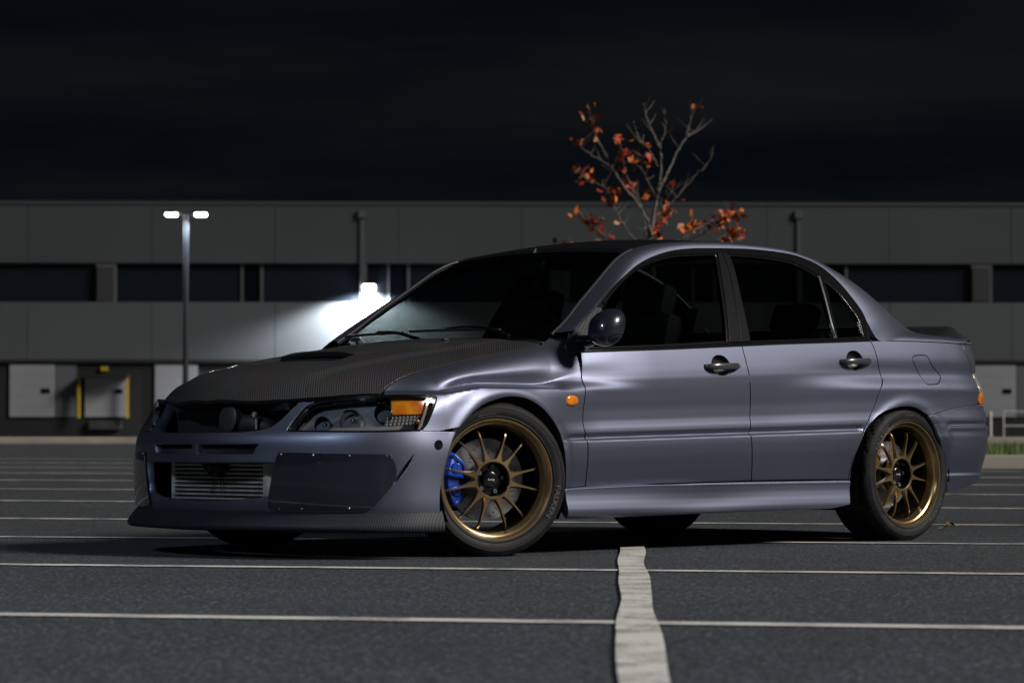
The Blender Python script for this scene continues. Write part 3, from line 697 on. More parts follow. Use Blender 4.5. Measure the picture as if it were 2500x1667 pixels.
def bpt(l, dep, z):
    # facade frame: l along the wall, dep in front of it
    v = RX*math.cos(ROT) + AX*math.sin(ROT); w = AX*math.cos(ROT) - RX*math.sin(ROT)
    return v*l - w*dep + Vector((0, 0, z - .5))
def block(name, x0, x1, y0, y1, dep0, dep1, m, parent=None, raw=False):
    """box on the facade given by wall positions; dep in metres in front of the wall plane"""
    l0, l1 = (x0, x1) if raw else (bx_(x0), bx_(x1)); z0, z1 = (y0, y1) if raw else (bz(y1), bz(y0))
    mb = MB(); V = [bpt(l, d, z) for l in (l0, l1) for d in (dep0, dep1) for z in (z0, z1)]
    mb.add(V, [(0,1,3,2),(4,6,7,5),(0,4,5,1),(2,3,7,6),(0,2,6,4),(1,5,7,3)])
    return mb.build(name, m, parent or bld)
XL, XR = -2198, 4594
# wall panels, each its own slab with a joint between
edges = list(range(XL, XR + 1, 283))
for a, b in zip(edges, edges[1:]):
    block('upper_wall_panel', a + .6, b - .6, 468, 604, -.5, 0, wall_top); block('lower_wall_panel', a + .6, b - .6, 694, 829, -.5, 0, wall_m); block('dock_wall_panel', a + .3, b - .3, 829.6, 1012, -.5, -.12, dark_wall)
block('core_wall', XL, XR, 470, 1012, -30, -.55, dark_wall)
block('parapet_cap', XL, XR, 463, 469.5, -.6, .06, mat('parapet_flashing', (.07,.075,.08), .5, .3))
block('fascia_strip', XL, XR, 826, 833, -.1, .05, dark_wall)
# glazed band: recessed panes and piers
band = [(-500,-290,'g'),(-290,-240,'p'),(-240,218,'g'),(222,268,'p'),(271,552,'g'),(553,558,'m'),(559,597,'s'),(598,604,'m'),(605,826,'g'),(827,842,'p'),(843,888,'g'),(889,894,'m'),(895,934,'s'),(935,941,'m'),(942,1260,'g'),(1262,1308,'p'),(1310,1590,'g'),(1591,1596,'m'),(1597,1640,'s'),(1641,1646,'m'),(1647,1830,'g'),(1831,1846,'p'),(1847,1900,'g'),(1901,1906,'m'),(1907,1944,'s'),(1945,1951,'m'),(1952,2234,'g'),(2237,2285,'p'),(2287,2560,'g'),(2561,2566,'m'),(2567,2610,'s'),(2611,2616,'m'),(2617,2900,'g')]
for k in range(6):
    for o in (-500 - 283*(k + 1), 2900 + 283*k):
        band += [(o, o + 46, 'p'), (o + 48, o + 281, 'g')]
for a, b, kd in band:
    if kd == 'g': block('band_window', a, b, 605, 693, -.5, -.28, dark_glass)
    elif kd == 's': block('band_window', a, b, 605, 693, -.5, -.32, slot_glass)
    else:
        p = block('band_pier', a, b, 604.5, 693.5, -.5, -.05 if kd == 'p' else -.2, pier_m)
        if kd == 'p' and b - a > 30:
            for y in np.arange(612, 690, 6.5): block('louvre', a + 3, b - 3, y, y + 3.4, -.05, .03, pier_m, p)
# dock doors
def dock(x0, x1, y0, y1, m, win=None, dep=-.02):
    d = block('dock_door', x0, x1, y0, y1, -.3, dep, m)
    for k in range(1, 5): block('door_seam', x0 + 1, x1 - 1, y0 + (y1 - y0)*k/5 - .35, y0 + (y1 - y0)*k/5 + .35, dep, dep + .006, door_m, d)
    if win: block('door_window', win[0], win[1], win[2], win[3], dep, dep + .03, slot_glass, d)
    return d
for off in (-1920, -1280, -640, 0, 640, 1280, 2210, 2850, 3490):
    dock(26 + off, 129 + off, 838, 957, door_m, (98 + off, 118 + off, 892, 903)); block('dock_seal', 131 + off, 178 + off, 839, 957, -.3, -.06, door_dim)
for off in (-1920, -1280, -640, 0, 640, 1280, 2850, 3490):
    dock(198 + off, 290 + off, 868, 957, door_m, (268 + off, 284 + off, 893, 903)); block('dock_canopy', 190 + off, 300 + off, 860, 867, -.1, .9, dark_wall)
    for px in (183, 293): block('guard_post', px + off, px + 6 + off, 866, 960, .3, .5, yellow)
    block('dock_sign', 234 + off, 250 + off, 842, 852, -.1, .05, yellow)
    dock(358 + off, 455 + off, 838, 957, door_m); block('bumper_pad', 208 + off, 282 + off, 965, 985, -.1, .15, mat('dock_bumper', (.03,.03,.032), .8) if 'dock_bumper' not in MATS else MATS['dock_bumper'])
# downpipes with hopper heads
for px in (832, 1838):
    block('downpipe', px - 5, px + 5, 486, 829, 0, .10, wall_m); block('hopper_head', px - 9, px + 9, 482, 500, 0, .18, wall_m)
# ---- wall lamp and its light
wl_e = empty('wall_lamp', lot(bx_(848), BD - .2, bz(656))); tag(wl_e, 'lit white floodlight box mounted on the warehouse glazed band', 'lamp')
lamp_glow = mat('lamp_diffuser', (.9, .9, .9), .5, emit=(.93, .95, 1.0), power=60)
lamp_body = mat('lamp_housing', (.05, .05, .055), .5, .6)
wo = Vector(wl_e.location); wv = RX*math.cos(ROT) + AX*math.sin(ROT); ww = (AX*math.cos(ROT) - RX*math.sin(ROT))*-1
face = Vector(bld_o) + bpt(bx_(848), 0, bz(656)) + Vector((0, 0, 0)); 
def at_face(l, dep, z): return bld_o + bpt(l, dep, z) - wo
def wbox(name, l0, l1, d0, d1, z0, z1, m):
    mb = MB(); mb.add([at_face(l, d, z) for l in (l0, l1) for d in (d0, d1) for z in (z0, z1)], [(0,1,3,2),(4,6,7,5),(0,4,5,1),(2,3,7,6),(0,2,6,4),(1,5,7,3)]); return mb.build(name, m, wl_e, bevel=.01)
lc, zc = bx_(848), bz(656)
wbox('housing', lc - .42, lc + .42, -.3, .55, zc + .02, zc + .16, lamp_body); wbox('diffuser', lc - .36, lc + .36, .12, .58, zc - .30, zc + .015, lamp_glow)
sp = bpy.data.lights.new('wall_lamp_light', 'SPOT'); sp.energy = 19000; sp.color = (.93, .95, 1.0); sp.spot_size = math.radians(152); sp.spot_blend = .35; sp.shadow_soft_size = .25
so = bpy.data.objects.new('wall_lamp_light', sp); COL.objects.link(so); so.parent = wl_e; so.location = at_face(lc, 1.5, zc - .45)
so.rotation_euler = (Vector((0, 0, -1)) + ww*(-.25)).to_track_quat('-Z', 'Y').to_euler()
# ================================================================ lamp posts
post_m = mat('black_post_paint', (.03, .03, .032), .5, .5)
def lamp_post(lat, d, h, zg, label, energy, turn=0., arm=.30):
    e = empty('lamp_post', lot(lat, d, zg)); tag(e, label, 'lamp post', 'twin-headed lamp posts of the lot')
    u = (RX*math.cos(turn) + AX*math.sin(turn))
    mb = MB(); mb.tube([(0,0,0), (0,0,h*.5), (0,0,h)], [.11, .095, .08], 16); mb.build('pole', post_m, e, smooth=True)
    mb = MB(); mb.lathe([(0, .62), (.27, .62), (.30, .58), (.30, 0)], 24); o = mb.build('plinth', concrete, e, smooth=True); o.rotation_euler = (math.pi/2, 0, 0)
    for s in (-1, 1):
        mb = MB(); mb.tube([(u*s*.05) + Vector((0,0,h - .12)), u*s*arm*.5 + Vector((0,0,h + .02)), u*s*arm + Vector((0,0,h + .06))], [.05, .045, .04], 8); mb.build('arm', post_m, e, smooth=True)
        w = u.cross(Vector((0, 0, 1)))
        def hb(a0, a1, b0, b1, z0, z1): return [u*s*(arm + a) + w*b + Vector((0, 0, h + .06 + z)) for a in (a0, a1) for b in (b0, b1) for z in (z0, z1)]
        FC = [(0,1,3,2),(4,6,7,5),(0,4,5,1),(2,3,7,6),(0,2,6,4),(1,5,7,3)]
        mb = MB(); mb.add(hb(-.05, .42, -.17, .17, -.02, .07), FC); hd = mb.build('lamp_head', lamp_body, e, bevel=.02)
        mb = MB(); mb.add(hb(.02, .38, -.14, .14, -.11, -.021), FC); mb.build('lens', lamp_glow, hd, bevel=.02)
        li = bpy.data.lights.new('post_light', 'SPOT'); li.energy = energy; li.color = (.68, .82, 1.0); li.spot_size = math.radians(150); li.spot_blend = .5; li.shadow_soft_size = .22
        lo = bpy.data.objects.new('post_light', li); COL.objects.link(lo); lo.parent = e; lo.location = u*s*(arm + .23) + Vector((0, 0, h - .09))
PD = 95.
lamp_post((426 - 1176)*PD/6417.5, PD, .472 + (1010 - 492)*PD/6417.5 - .52, .52, 'tall black lamp post with two lit heads before the warehouse', 2500)
lamp_post(-8., 2.0, 8.6, 0, 'added unseen twin-headed lamp post before the car nose, fill for its front', 1700, turn=.6)  # extra post added out of view as fill light for the car front
# ---- rail beside the right-hand dock
rail = empty('guard_rail', lot(20.75, 118, .52)); tag(rail, 'grey metal guard rail on the apron near the right dock door', 'railing')
for i in range(5):
    mb = MB(); p = RX*(i*1.1); mb.tube([p, p + Vector((0, 0, 1.15))], .035, 8); mb.build('rail_post', alu, rail, smooth=True)
for z in (.55, 1.15):
    mb = MB(); mb.tube([Vector((0, 0, z)), RX*4.4 + Vector((0, 0, z))], .03, 8); mb.build('rail_bar', alu, rail, smooth=True)

bol = empty('bollard', lot((2274 - 1176)*110/6417.5, 110, .52)); tag(bol, 'pale steel bollard standing on the apron beside the guard rail', 'bollard')
mb = MB(); mb.tube([(0, 0, 0), (0, 0, 1.0)], .07, 14); mb.build('tube', alu, bol, smooth=True)
mb = MB(); mb.lathe([(.07, 0), (.06, .035), (.03, .055), (0, .06)], 14); o = mb.build('cap', alu, bol, smooth=True); o.rotation_euler = (math.pi/2, 0, 0); o.location = (0, 0, 1.0)

# ================================================================ the car
car = empty('sedan_car')
tag(car, 'lowered blue-grey metallic sedan with black carbon hood and bronze multi-spoke wheels', 'car')
def L(k): return [tuple(p) for p in SHUT[k]]
def R(k): return L(k)[::-1]
def crv(pts, n): return [tuple(p) for p in spline(pts, n)]
def mir_s(pts): return [(2*S_NOSE - s, z) for s, z in pts][::-1]

# ---- front wing: warped so that its top edge sits on the bonnet's shut line
_hs = np.array(crv(L('hood_side'), 80)); _hr = np.array(crv(L('hood_side_ring'), 80))
_dl = hood(_hs[:,0], _hs[:,1]) - ring(_hr[:,0], _hr[:,1]) - np.array([0, 0, .002])
_ztop = smooth_table([tuple(p) for p in _hr[::-8]], -.32, .67, .02)
_dlt = [smooth_table(list(zip(_hr[::-8,0], _dl[::-8,i])), -.32, .67, .04) for i in range(3)]
def wing_map(s, z):
    s = np.atleast_1d(np.asarray(s, float)); z = np.atleast_1d(np.asarray(z, float))
    q = np.clip(s, -.31, .66)
    fall = 1 - sstep(0, .17, _ztop(q) - z)
    return ring(s, z) + np.stack([f(q) for f in _dlt], -1)*fall[:,None]
arch_f = crv(L('arch_front'), 60)
wing_poly = (crv(L('hood_side_ring'), 40) + L('wing_top')[1:3] + [L('wing_top')[3]] + crv(L('wing_top')[3:], 16)[1:] + crv(L('gap_wing_door'), 24)[1:]
             + [(-.352, .2715)] + arch_f[::-1] + R('wing_bumper')[1:])
_hl = L('headlight')
wing_poly += [_hl[18], _hl[17], _hl[16], _hl[15], _hl[14], _hl[13], _hl[12], _hl[11], _hl[10]]
wing = panel('front_wing', wing_poly, wing_map, paint, car, res=.012, res_y=.006, sign=-1, depth=.03, gap=.0034, fillet=.0012, edge_wall=True)
# ---- doors, quarter panels
def ellipse(c, rx, rz, n=36, tilt=0.): return [(c[0] + rx*math.cos(a)*math.cos(tilt) - rz*math.sin(a)*math.sin(tilt), c[1] + rx*math.cos(a)*math.sin(tilt) + rz*math.sin(a)*math.cos(tilt)) for a in np.linspace(0, 2*math.pi, n, endpoint=False)]
gap_fd, gap_dd, gap_dq = crv(L('gap_wing_door'), 40), crv(L('gap_doors'), 40), crv(L('gap_door_quarter'), 50)
fd_poly = crv(L('belt_front'), 30) + gap_dd[1:] + crv(R('door_bottom'), 20)[1:] + gap_fd[::-1][1:]
rd_poly = crv(L('belt_rear'), 30) + gap_dq[1:] + crv(R('door_bottom_rear'), 20)[1:] + gap_dd[::-1][1:]
hf, hr_ = SHUT['handle_f'][0], SHUT['handle_r'][0]
cup_f, cup_r = ellipse(hf, .062, .047), ellipse(hr_, .062, .047)
fdoor = panel('front_door', fd_poly, ring, paint, car, res=.016, res_y=.006, sign=-1, holes=[cup_f], depth=.03, gap=.0036, fillet=.0012, edge_wall=True)
rdoor = panel('rear_door', rd_poly, ring, paint, car, res=.016, res_y=.006, sign=-1, holes=[cup_r], depth=.03, gap=.0036, fillet=.0012, edge_wall=True)
fuel_poly = [tuple(p) for p in spline(L('fuel'), 60, closed=True)]
quarter_poly = (crv(L('shoulder'), 30) + crv(L('quarter_rear'), 12)[1:] + [(-3.235,.80),(-3.235,.70),(-3.225,.645)] + crv(L('bumper_seam_rear'), 16)
                + crv(R('arch_rear_q'), 44)[1:] + gap_dq[::-1])
quarter = panel('rear_quarter_panel', quarter_poly, ring, paint, car, res=.014, sign=-1, holes=[fuel_poly], hole_gap=.0022, depth=.03, gap=.0036, fillet=.0012, edge_wall=True)
for i, s in enumerate((1,)):
    panel('fuel_flap', fuel_poly, ring, paint, quarter[0], res=.012, sign=-1, gap=.0034, depth=.02, fillet=.0010, edge_wall=True, mirror=False)
panel('fuel_area_panel', fuel_poly, ring, paint, quarter[1], res=.012, sign=-1, gap=.0, depth=.0, mirror=True)
_x = [o for o in quarter[1].children]; bpy.data.objects.remove(_x[0])           # the right side has no flap, just skin
# ---- door handles: dished cup and bar
def handle(c, door_pair, lock):
    for k, door in enumerate(door_pair):
        S = 1 if k == 0 else -1
        V, F = [], []
        n, m = 36, 8
        for i in range(m + 1):
            for j in range(n):
                a = 2*math.pi*j/n; r = 1 - i/m
                u, w = c[0] + .0625*r*math.cos(a), c[1] + .0475*r*math.sin(a)
                p = ring(np.array([u]), np.array([w]))[0]; p[1] -= .003 + .032*(1 - r*r)**.7
                V.append((p[0], p[1]*S, p[2]))
        for i in range(m):
            F += [(i*n + j, i*n + (j+1) % n, (i+1)*n + (j+1) % n, (i+1)*n + j)[::S] for j in range(n)]
        mk('handle_cup', V, F, black_satin, door)  # black puts the shade of the dished recess into the colour
        y0 = float(ring(np.array([c[0]]), np.array([c[1]]))[0][1])
        path, rad = [], []
        for t in np.linspace(-1, 1, 15):
            y = y0 + .004 + .030*(1 - abs(t)**3.5)
            path.append((c[0] + .008 - .108*t - .006, y, c[1] - .004 + .003*t))
        V, F = [], []
        for i, p in enumerate(path):
            t = -1 + 2*i/14; h = .0140*(1 - .30*(t < -.55)*(-t - .55)/.45); d = .010
            for j in range(12):
                a = 2*math.pi*j/12
                ca, sa = math.copysign(abs(math.cos(a))**.6, math.cos(a)), math.copysign(abs(math.sin(a))**.6, math.sin(a))
                V.append((p[0], (p[1] + d*ca)*S, p[2] + h*sa))
        for i in range(14): F += [(i*12 + j, i*12 + (j+1) % 12, (i+1)*12 + (j+1) % 12, (i+1)*12 + j)[::-S] for j in range(12)]
        F += [tuple(range(12))[::S], tuple(range(14*12, 15*12))[::-S]]
        mk('door_handle', V, F, gunmetal, door)
        if lock:
            mb = MB(); x, y, z = c[0] - .088, y0 + .034, c[1] - .004
            mb.lathe([(0, .0), (.0065, .0), (.0075, -.003)], 20)
            o = mb.build('lock_barrel', steel, door, smooth=True); o.location = (x, y*S, z)
            if S < 0: o.rotation_euler = (0, 0, math.pi)
handle(hf, fdoor, True); handle(hr_, rdoor, False)
# ---- side skirts
sk = crv(L('skirt_top'), 30) + crv(L('skirt_end'), 10)[1:] + crv(L('skirt_bottom'), 30)[1:]
panel('side_skirt', sk, skirt, paint, car, res=.02, res_y=.004, sign=-1, gap=0, depth=.05, fillet=.004)
# ---- front bumper
g = [p for p in L('grille') if p[0] < 1.40]
half_top = L('wing_bumper')[::-1] + _hl[19:][0:6] + [_hl[0]] + _hl[1:6] + [(_hl[5][0] + .004, .621)]
half_top += [(1.030, .626), (1.050, .6225)] + crv(g, 24) + [(S_NOSE, .5015)]
top = half_top + mir_s(half_top[:-1])
arch_b = crv(L('bumper_arch'), 24)
ZB = .1845
low = [(s, ZB) for s in np.linspace(arch_b[-1][0], 2*S_NOSE - arch_b[-1][0], 60)]
bumper_poly = top + mir_s(arch_b[1:]) + low[::-1] + arch_b[::-1][1:]
SC = .0155
slot = [(S_NOSE - SC, .4595), (1.137, .4595), (1.146, .452), (1.1565, .444), (1.172, .4165), (1.182, .412), (1.31, .4115), (S_NOSE - SC, .4135)]
mouth = [(1.068, .3855), (S_NOSE, .386)]; mouth_l = [(1.066, .36), (1.072, .29), (1.082, .262), (1.10, .2465), (1.17, .2335), (1.2687, .2245), (1.38, .2205), (S_NOSE, .2195)]
mouth_poly = mouth_l[::-1][0:] + mouth + []
mouth_poly = [(1.068, .3855)] + mouth_l + mir_s(mouth_l)[1:] + mir_s([(1.068, .3855)])
scoop = [tuple(p) for p in spline(L('scoop'), 28, closed=True)]
def nose_map(s, z):
    X = ring(s, z)
    return X
bumper = panel('front_bumper', bumper_poly, nose_map, paint, car, res=.014, sign=-1, mirror=False, depth=.03, fillet=.005, gap=.0015,
               holes=[slot, mir_s(slot), mouth_poly, scoop, mir_s(scoop)])[0]
tag(bumper, 'painted front bumper with open grille, twin slots and wide mouth')
def ring_in(d):
    def f(s, z):
        s = np.atleast_1d(np.asarray(s, float)); z = np.atleast_1d(np.asarray(z, float))
        uv = np.stack(np.broadcast_arrays(s, z), -1).astype(float)
        return ring(s, z) - surface_normals(ring, uv, h=.004, sign=-1)*d
    return f
panel('bumper_scoop', [tuple(p) for p in offset_poly(scoop, -.004)], ring_in(.022), black_matt, bumper, res=.012, sign=-1, depth=0, gap=0)
# mesh behind the two slots
for q in (slot, mir_s(slot)):
    panel('slot_backing', [tuple(p) for p in offset_poly(q, -.004)], ring_in(.045), black_void, bumper, res=.02, sign=-1, depth=0, gap=0, mirror=False)
    mb = MB(); s0, s1 = min(p[0] for p in q) + .012, max(p[0] for p in q) - .008
    f = ring_in(.028)
    for s in np.arange(s0, s1, .013):
        for sg in (1, -1):
            a, b = f(np.array([s]), np.array([.412]))[0], f(np.array([s + sg*.026]), np.array([.438]))[0]
            mb.tube([a, b], .0013, 4)
    mb.build('slot_mesh', black_satin, bumper)
# fog covers with rivets
cov = [tuple(p) for p in spline(L('cover'), 90, closed=True)]
def ring_out(d): return ring_in(-d)
cover = panel('fog_cover', cov, ring_out(.009), carbon_plate, car, res=.016, sign=-1, gap=0, depth=.006, fillet=.0012)
for k, c_ in enumerate(cover):
    tag(c_, 'black carbon plate riveted over the fog lamp opening')
    for s, z in L('rivets'):
        mb = MB(); mb.lathe([(0, .0030), (.0028, .0024), (.0046, 0)], 10)
        o = mb.build('rivet', steel, c_, smooth=True)
        p = ring_out(.0095)(np.array([s]), np.array([z]))[0]; n = surface_normals(ring, np.array([[s, z]]), h=.004, sign=-1)[0]
        if k: p = p*[1, -1, 1]; n = n*[1, -1, 1]
        o.location = p; o.rotation_euler = Vector(n).to_track_quat('Y', 'Z').to_euler()
# ---- carbon front lip
def lip():
    ss = np.linspace(.362, 2*S_NOSE - .362, 130); rows = []
    prof = [(-.010, .192), (.002, .187), (.010, .181), (.024, .168), (.040, .150), (.050, .136), (.053, .126), (.050, .116), (.040, .110), (.0, .107), (-.06, .107)]
    for s in ss:
        e = .002; z0 = .185
        p = ring(np.array([s]), np.array([z0]))[0]
        t = ring(np.array([s + e]), np.array([z0]))[0] - ring(np.array([s - e]), np.array([z0]))[0]
        n = np.array([-t[1], t[0], 0])*-1; n = np.array([t[1], -t[0], 0]); n /= np.linalg.norm(n)
        if n[0]*1 + abs(n[1]) < 0 or (n@np.array([1., np.sign(p[1])*.8, 0]) < 0): n = -n
        k = .35 + .65*sstep(.40, .95, min(s, 2*S_NOSE - s))
        rows.append([p + n*(o*k) + np.array([0, 0, z - z0]) for o, z in prof])
    X = np.array(rows)
    o = grid_mesh('front_lip', X, carbon_dark, car)[0]
    bm = bmesh.new(); bm.from_mesh(o.data)
    ends = [[v for v in bm.verts if v.index // len(prof) == i] for i in (0, len(ss) - 1)]
    for e in ends: bm.faces.new(e)
    bmesh.ops.recalc_face_normals(bm, faces=bm.faces); bm.to_mesh(o.data); bm.free()
    o.data.set_sharp_from_angle(angle=math.radians(50))
    return o
tag(lip(), 'black carbon front splitter lip')
# ---- rear bumper
seam_r = crv(L('bumper_seam_rear'), 16)
rb_top = [(seam_r[-1][0], seam_r[-1][1])] + seam_r[::-1][1:] + [(-3.225, .641), (-3.6, .635), (S_TAIL, .635)]
rb_arch = crv(L('arch_rear_b'), 24)
rb_low = [(rb_arch[-1][0] - .002, .2245), (-3.11, .238), (-3.22, .258), (-3.5, .27), (S_TAIL, .27)]
def mir_t(pts): return [(2*S_TAIL - s, z) for s, z in pts][::-1]
GROOVE = smooth_table([(-.1,0),(-.03,0),(-.012,.004),(-.004,.004),(.0,-.008),(.008,-.010),(.016,-.003),(.03,0),(.1,0)], -.1, .1, .0015)
def tail_map(s, z):
    s = np.asarray(s, float); z = np.asarray(z, float)
    X = ring(s, z)
    w = sstep(-2.90, -2.93, s)*sstep(2*S_TAIL + 2.90, 2*S_TAIL + 2.93, s)
    zg = .540 + .012*(-2.9 - np.maximum(s, -3.3))
    step = .010*sstep(.315, .300, z) - .0*z
    k = 1 + ((GROOVE(z - zg)*w) + step)/.88
    return X*np.stack([np.ones_like(k), k, np.ones_like(k)], -1)
rear_bumper = panel('rear_bumper', rb_arch[::-1] + rb_top[1:] + mir_t(rb_top[:-1]) + mir_t(rb_arch[::-1])[1:] + mir_t(rb_low)[0:] + rb_low[::-1][1:], tail_map, paint, car,
                    res=.016, res_y=.006, sign=-1, mirror=False, depth=.03, fillet=.004)[0]
# ---- bonnet
hfpts = [p for p in L('hood_front')]; hfpts[0] = (.862, 0.)
hfront = crv(hfpts, 30); hside = crv(L('hood_side'), 50)
hood_half = hfront + hside[1:] + [(-.379, .66), (-.372, .55), (-.352, .35), (-.34, 0.)]
hood_poly = hood_half + [(x, -y) for x, y in hood_half[::-1][1:-1]]
vent = [(.36, -.26), (.375, -.10), (.375, .10), (.36, .26), (.27, .24), (.245, .10), (.245, -.10), (.27, -.24)]
def hood_map(x, y):
    X = hood(x, y)
    x = X[..., 0]; y = X[..., 1]
    # the outlet: floor dips before it, rear lip kicks up
    w = 1 - sstep(.20, .30, np.abs(y))
    dz = w*(-.016*np.exp(-((x - .40)/.05)**2) + .012*np.exp(-((x - .225)/.04)**2))
    X = X.copy(); X[..., 2] += dz
    return X
bonnet = panel('hood', hood_poly, hood_map, carbon_hood, car, res=.02, mirror=False, depth=.022, fillet=.0012, gap=.003, holes=[vent], edge_wall=True)[0]
tag(bonnet, 'black carbon fibre hood with a wide meshed vent')
def vent_floor(x, y):
    X = hood(x, y).copy(); X[..., 2] -= .030; return X
vf = panel('vent_floor', [tuple(p) for p in offset_poly(vent, -.012)], vent_floor, black_matt, bonnet, res=.03, mirror=False, depth=0, gap=0)[0]
mb = MB()
for i in range(-20, 21):
    for sg in (1, -1):
        a, b = (.25, i*.013), (.37, i*.013 + sg*.05)
        p, q = [vent_floor(np.array(c[0]), np.array(c[1])) + np.array([0, 0, .012]) for c in (a, b)]
        mb.tube([p, q], .0015, 4)
mb.build('vent_mesh', black_gloss, bonnet)
# washer jets
for y in (.28, -.28):
    mb = MB(); p = hood(np.array(-.20), np.array(y)); mb.box((p[0]-.018, p[1]-.012, p[2]), (p[0]+.012, p[1]+.012, p[2]+.010)); mb.build('washer_jet', black_matt, bonnet, bevel=.004)
# ---- roof rails (A pillar, cant rail, C pillar) as one painted ribbon
dlo = np.array(L('dlo'))
A3 = [tuple(cabin(p[0], p[1]) + np.array([0, .006, 0])) for p in dlo[:-2]]
A3 = A3[0:] + [tuple(ring(np.array(p[0]), np.array(p[1])) + np.array([0, -.012, .003])) for p in ((-2.47, .9385),)] + [tuple(ring(np.array(p[0]), np.array(p[1])) + np.array([0, -.001, .0015])) for p in [(-2.56,.9395)] + L('shoulder')[2:]]
Bx = [(-.436,.70,.924),(-.522,.685,.975),(-.632,.66,1.057),(-.757,.63,1.141),(-.86,.605,1.212),(-.951,.585,1.270),(-1.038,.570,1.306),(-1.18,.558,1.339),(-1.34,.552,1.358),(-1.5,.548,1.368),(-1.69,.545,1.374),(-1.88,.545,1.372),(-2.07,.545,1.364),(-2.27,.55,1.333),(-2.42,.56,1.288),(-2.58,.575,1.226),(-2.78,.605,1.112),(-2.90,.63,1.026),(-2.97,.645,.992),(-3.14,.66,.975),(-3.40,.66,.958)]
BY = smooth_table([(p[0], p[1]) for p in Bx], -3.4, -.43, .02); BZ = smooth_table([(p[0], p[2]) for p in Bx], -3.4, -.43, .02)
pair = [(-.46,-.40),(-.49,-.436),(-.64,-.58),(-.9,-.84),(-1.05,-1.0),(-1.3,-1.28),(-1.9,-1.92),(-2.1,-2.2),(-2.25,-2.42),(-2.34,-2.58)]
A = spline(A3, 160)
sl = np.r_[0, np.cumsum(np.linalg.norm(np.diff(A, axis=0), axis=1))]
kA = [0, 2, 4, 6, 8, 10, 11, 12, 13, 14, 15, 16, 17, 18, 19, 20, 21, 22, 23]
kx = [-.436, -.585, -.80, -1.03, -1.38, -1.80, -2.03, -2.20, -2.38, -2.53, -2.64, -2.74, -2.83, -2.90, -2.97, -3.03, -3.12, -3.26, -3.33]
kA = kA[:len(kx)]
tt_ = np.linspace(0, len(A3) - 1, 160)
bx = smooth_table(list(zip(kA, kx)), 0, len(A3) - 1, .35)(tt_)
Bc = np.stack([bx, BY(bx), BZ(bx)], -1)
def rail_grid(nv=15):
    out = np.zeros((160, nv, 3))
    for i in range(160):
        a, b = A[i], Bc[i]
        cz = a[2] + .92*(b[2] - a[2]) + .004; cyy = a[1] - .30*(cz - a[2])
        c = np.array([a[0]*.5 + b[0]*.5, min(cyy, a[1]), cz])
        for j, v in enumerate(np.linspace(0, 1, nv)):
            wgt = 1.15; w0, w1, w2 = (1-v)**2, 2*v*(1-v)*wgt, v*v
            out[i, j] = (a*w0 + c*w1 + b*w2)/(w0 + w1 + w2)
    return out
RG = rail_grid()
inner = RG[:, :1] + np.array([0, -.018, -.004]); edge_wall = RG[:, -1:] + np.array([0, -.004, -.016])
RGX = np.concatenate([inner, RG, edge_wall], 1)
rails = grid_mesh('roof_rail', RGX, paint, car, flip=False, mirror=True)
for o in rails: o.data.set_sharp_from_angle(angle=math.radians(50))
# ---- windscreen, roof skin, rear window, boot lid between the two rails
def span(name, x0, x1, n, bow, crown, material, drop=.004, inset=.004, sag=None, m=25, thick=.005):
    xs = np.linspace(x0, x1, n); X = np.zeros((n, m, 3))
    for i, x in enumerate(xs):
        t = i/(n - 1); by, bz = float(BY(x)) - inset, float(BZ(x)) - drop
        for j, w in enumerate(np.linspace(1, -1, m)):
            X[i, j] = (x + bow(t)*(1 - w*w), by*w, bz + crown(t)*(1 - abs(w)**2.2))
    o = grid_mesh(name, X, material, car, flip=True)[0]
    bm = bmesh.new(); bm.from_mesh(o.data); bmesh.ops.recalc_face_normals(bm, faces=bm.faces)
    up = sum(f.normal.z for f in bm.faces)
    if up < 0: bmesh.ops.reverse_faces(bm, faces=bm.faces)
    bm.to_mesh(o.data); bm.free()
    if thick: solid(o, thick)
    return o
ws = span('windscreen', -.40, -1.055, 30, lambda t: .105 - .085*t, lambda t: .004 + .022*t, glass_screen, drop=.008, thick=0)
roof = span('roof_panel', -1.058, -2.27, 50, lambda t: .02*(1-t) - .02*t, lambda t: .026 + .012*math.sin(math.pi*t), mat('black_carbon_roof', (.010,.010,.010), .25, 0, coat=.7), thick=.004)
tag(roof, 'gloss black roof panel')
span('rear_window', -2.275, -2.90, 30, lambda t: -.02 - .05*t, lambda t: .026 - .012*t, glass_side, drop=.006, thick=0)
span('trunk_lid', -2.905, -3.43, 26, lambda t: -.07 - .03*t, lambda t: .014 + .008*t, paint, thick=.006)
# black sunshade band and header along the top edge of the screen
span('screen_header', -1.015, -1.062, 6, lambda t: .024 - .006*t, lambda t: .0245 + .002*t, black_gloss, drop=.004, thick=.003)
for S in (1, -1):   # black rubber along the screen sides
    xs = np.linspace(-.43, -1.06, 30)
    mb = MB(); mb.tube([(x, S*(float(BY(x)) - .004), float(BZ(x)) - .004) for x in xs], .0085, 8); mb.build('screen_seal', black_matt, car, smooth=True)
    xs = np.linspace(-1.06, -2.27, 40)
    mb = MB(); mb.tube([(x, S*(float(BY(x)) - .003), float(BZ(x)) - .001) for x in xs], .005, 6); mb.build('roof_moulding', black_gloss, car, smooth=True)
# scuttle below the screen
X = np.zeros((8, 41, 3))
for i, t in enumerate(np.linspace(0, 1, 8)):
    for j, y in enumerate(np.linspace(.70, -.70, 41)):
        x = -.335 - .04*(y/.7)**2 + (-.09 + .04*(1 - (y/.7)**2))*t
        X[i, j] = (x - .02*t, y, .898 - .022*(y/.7)**2 + .012*t - .020*math.sin(math.pi*t))
solid(grid_mesh('scuttle', X, black_matt, car, flip=True)[0], .01)
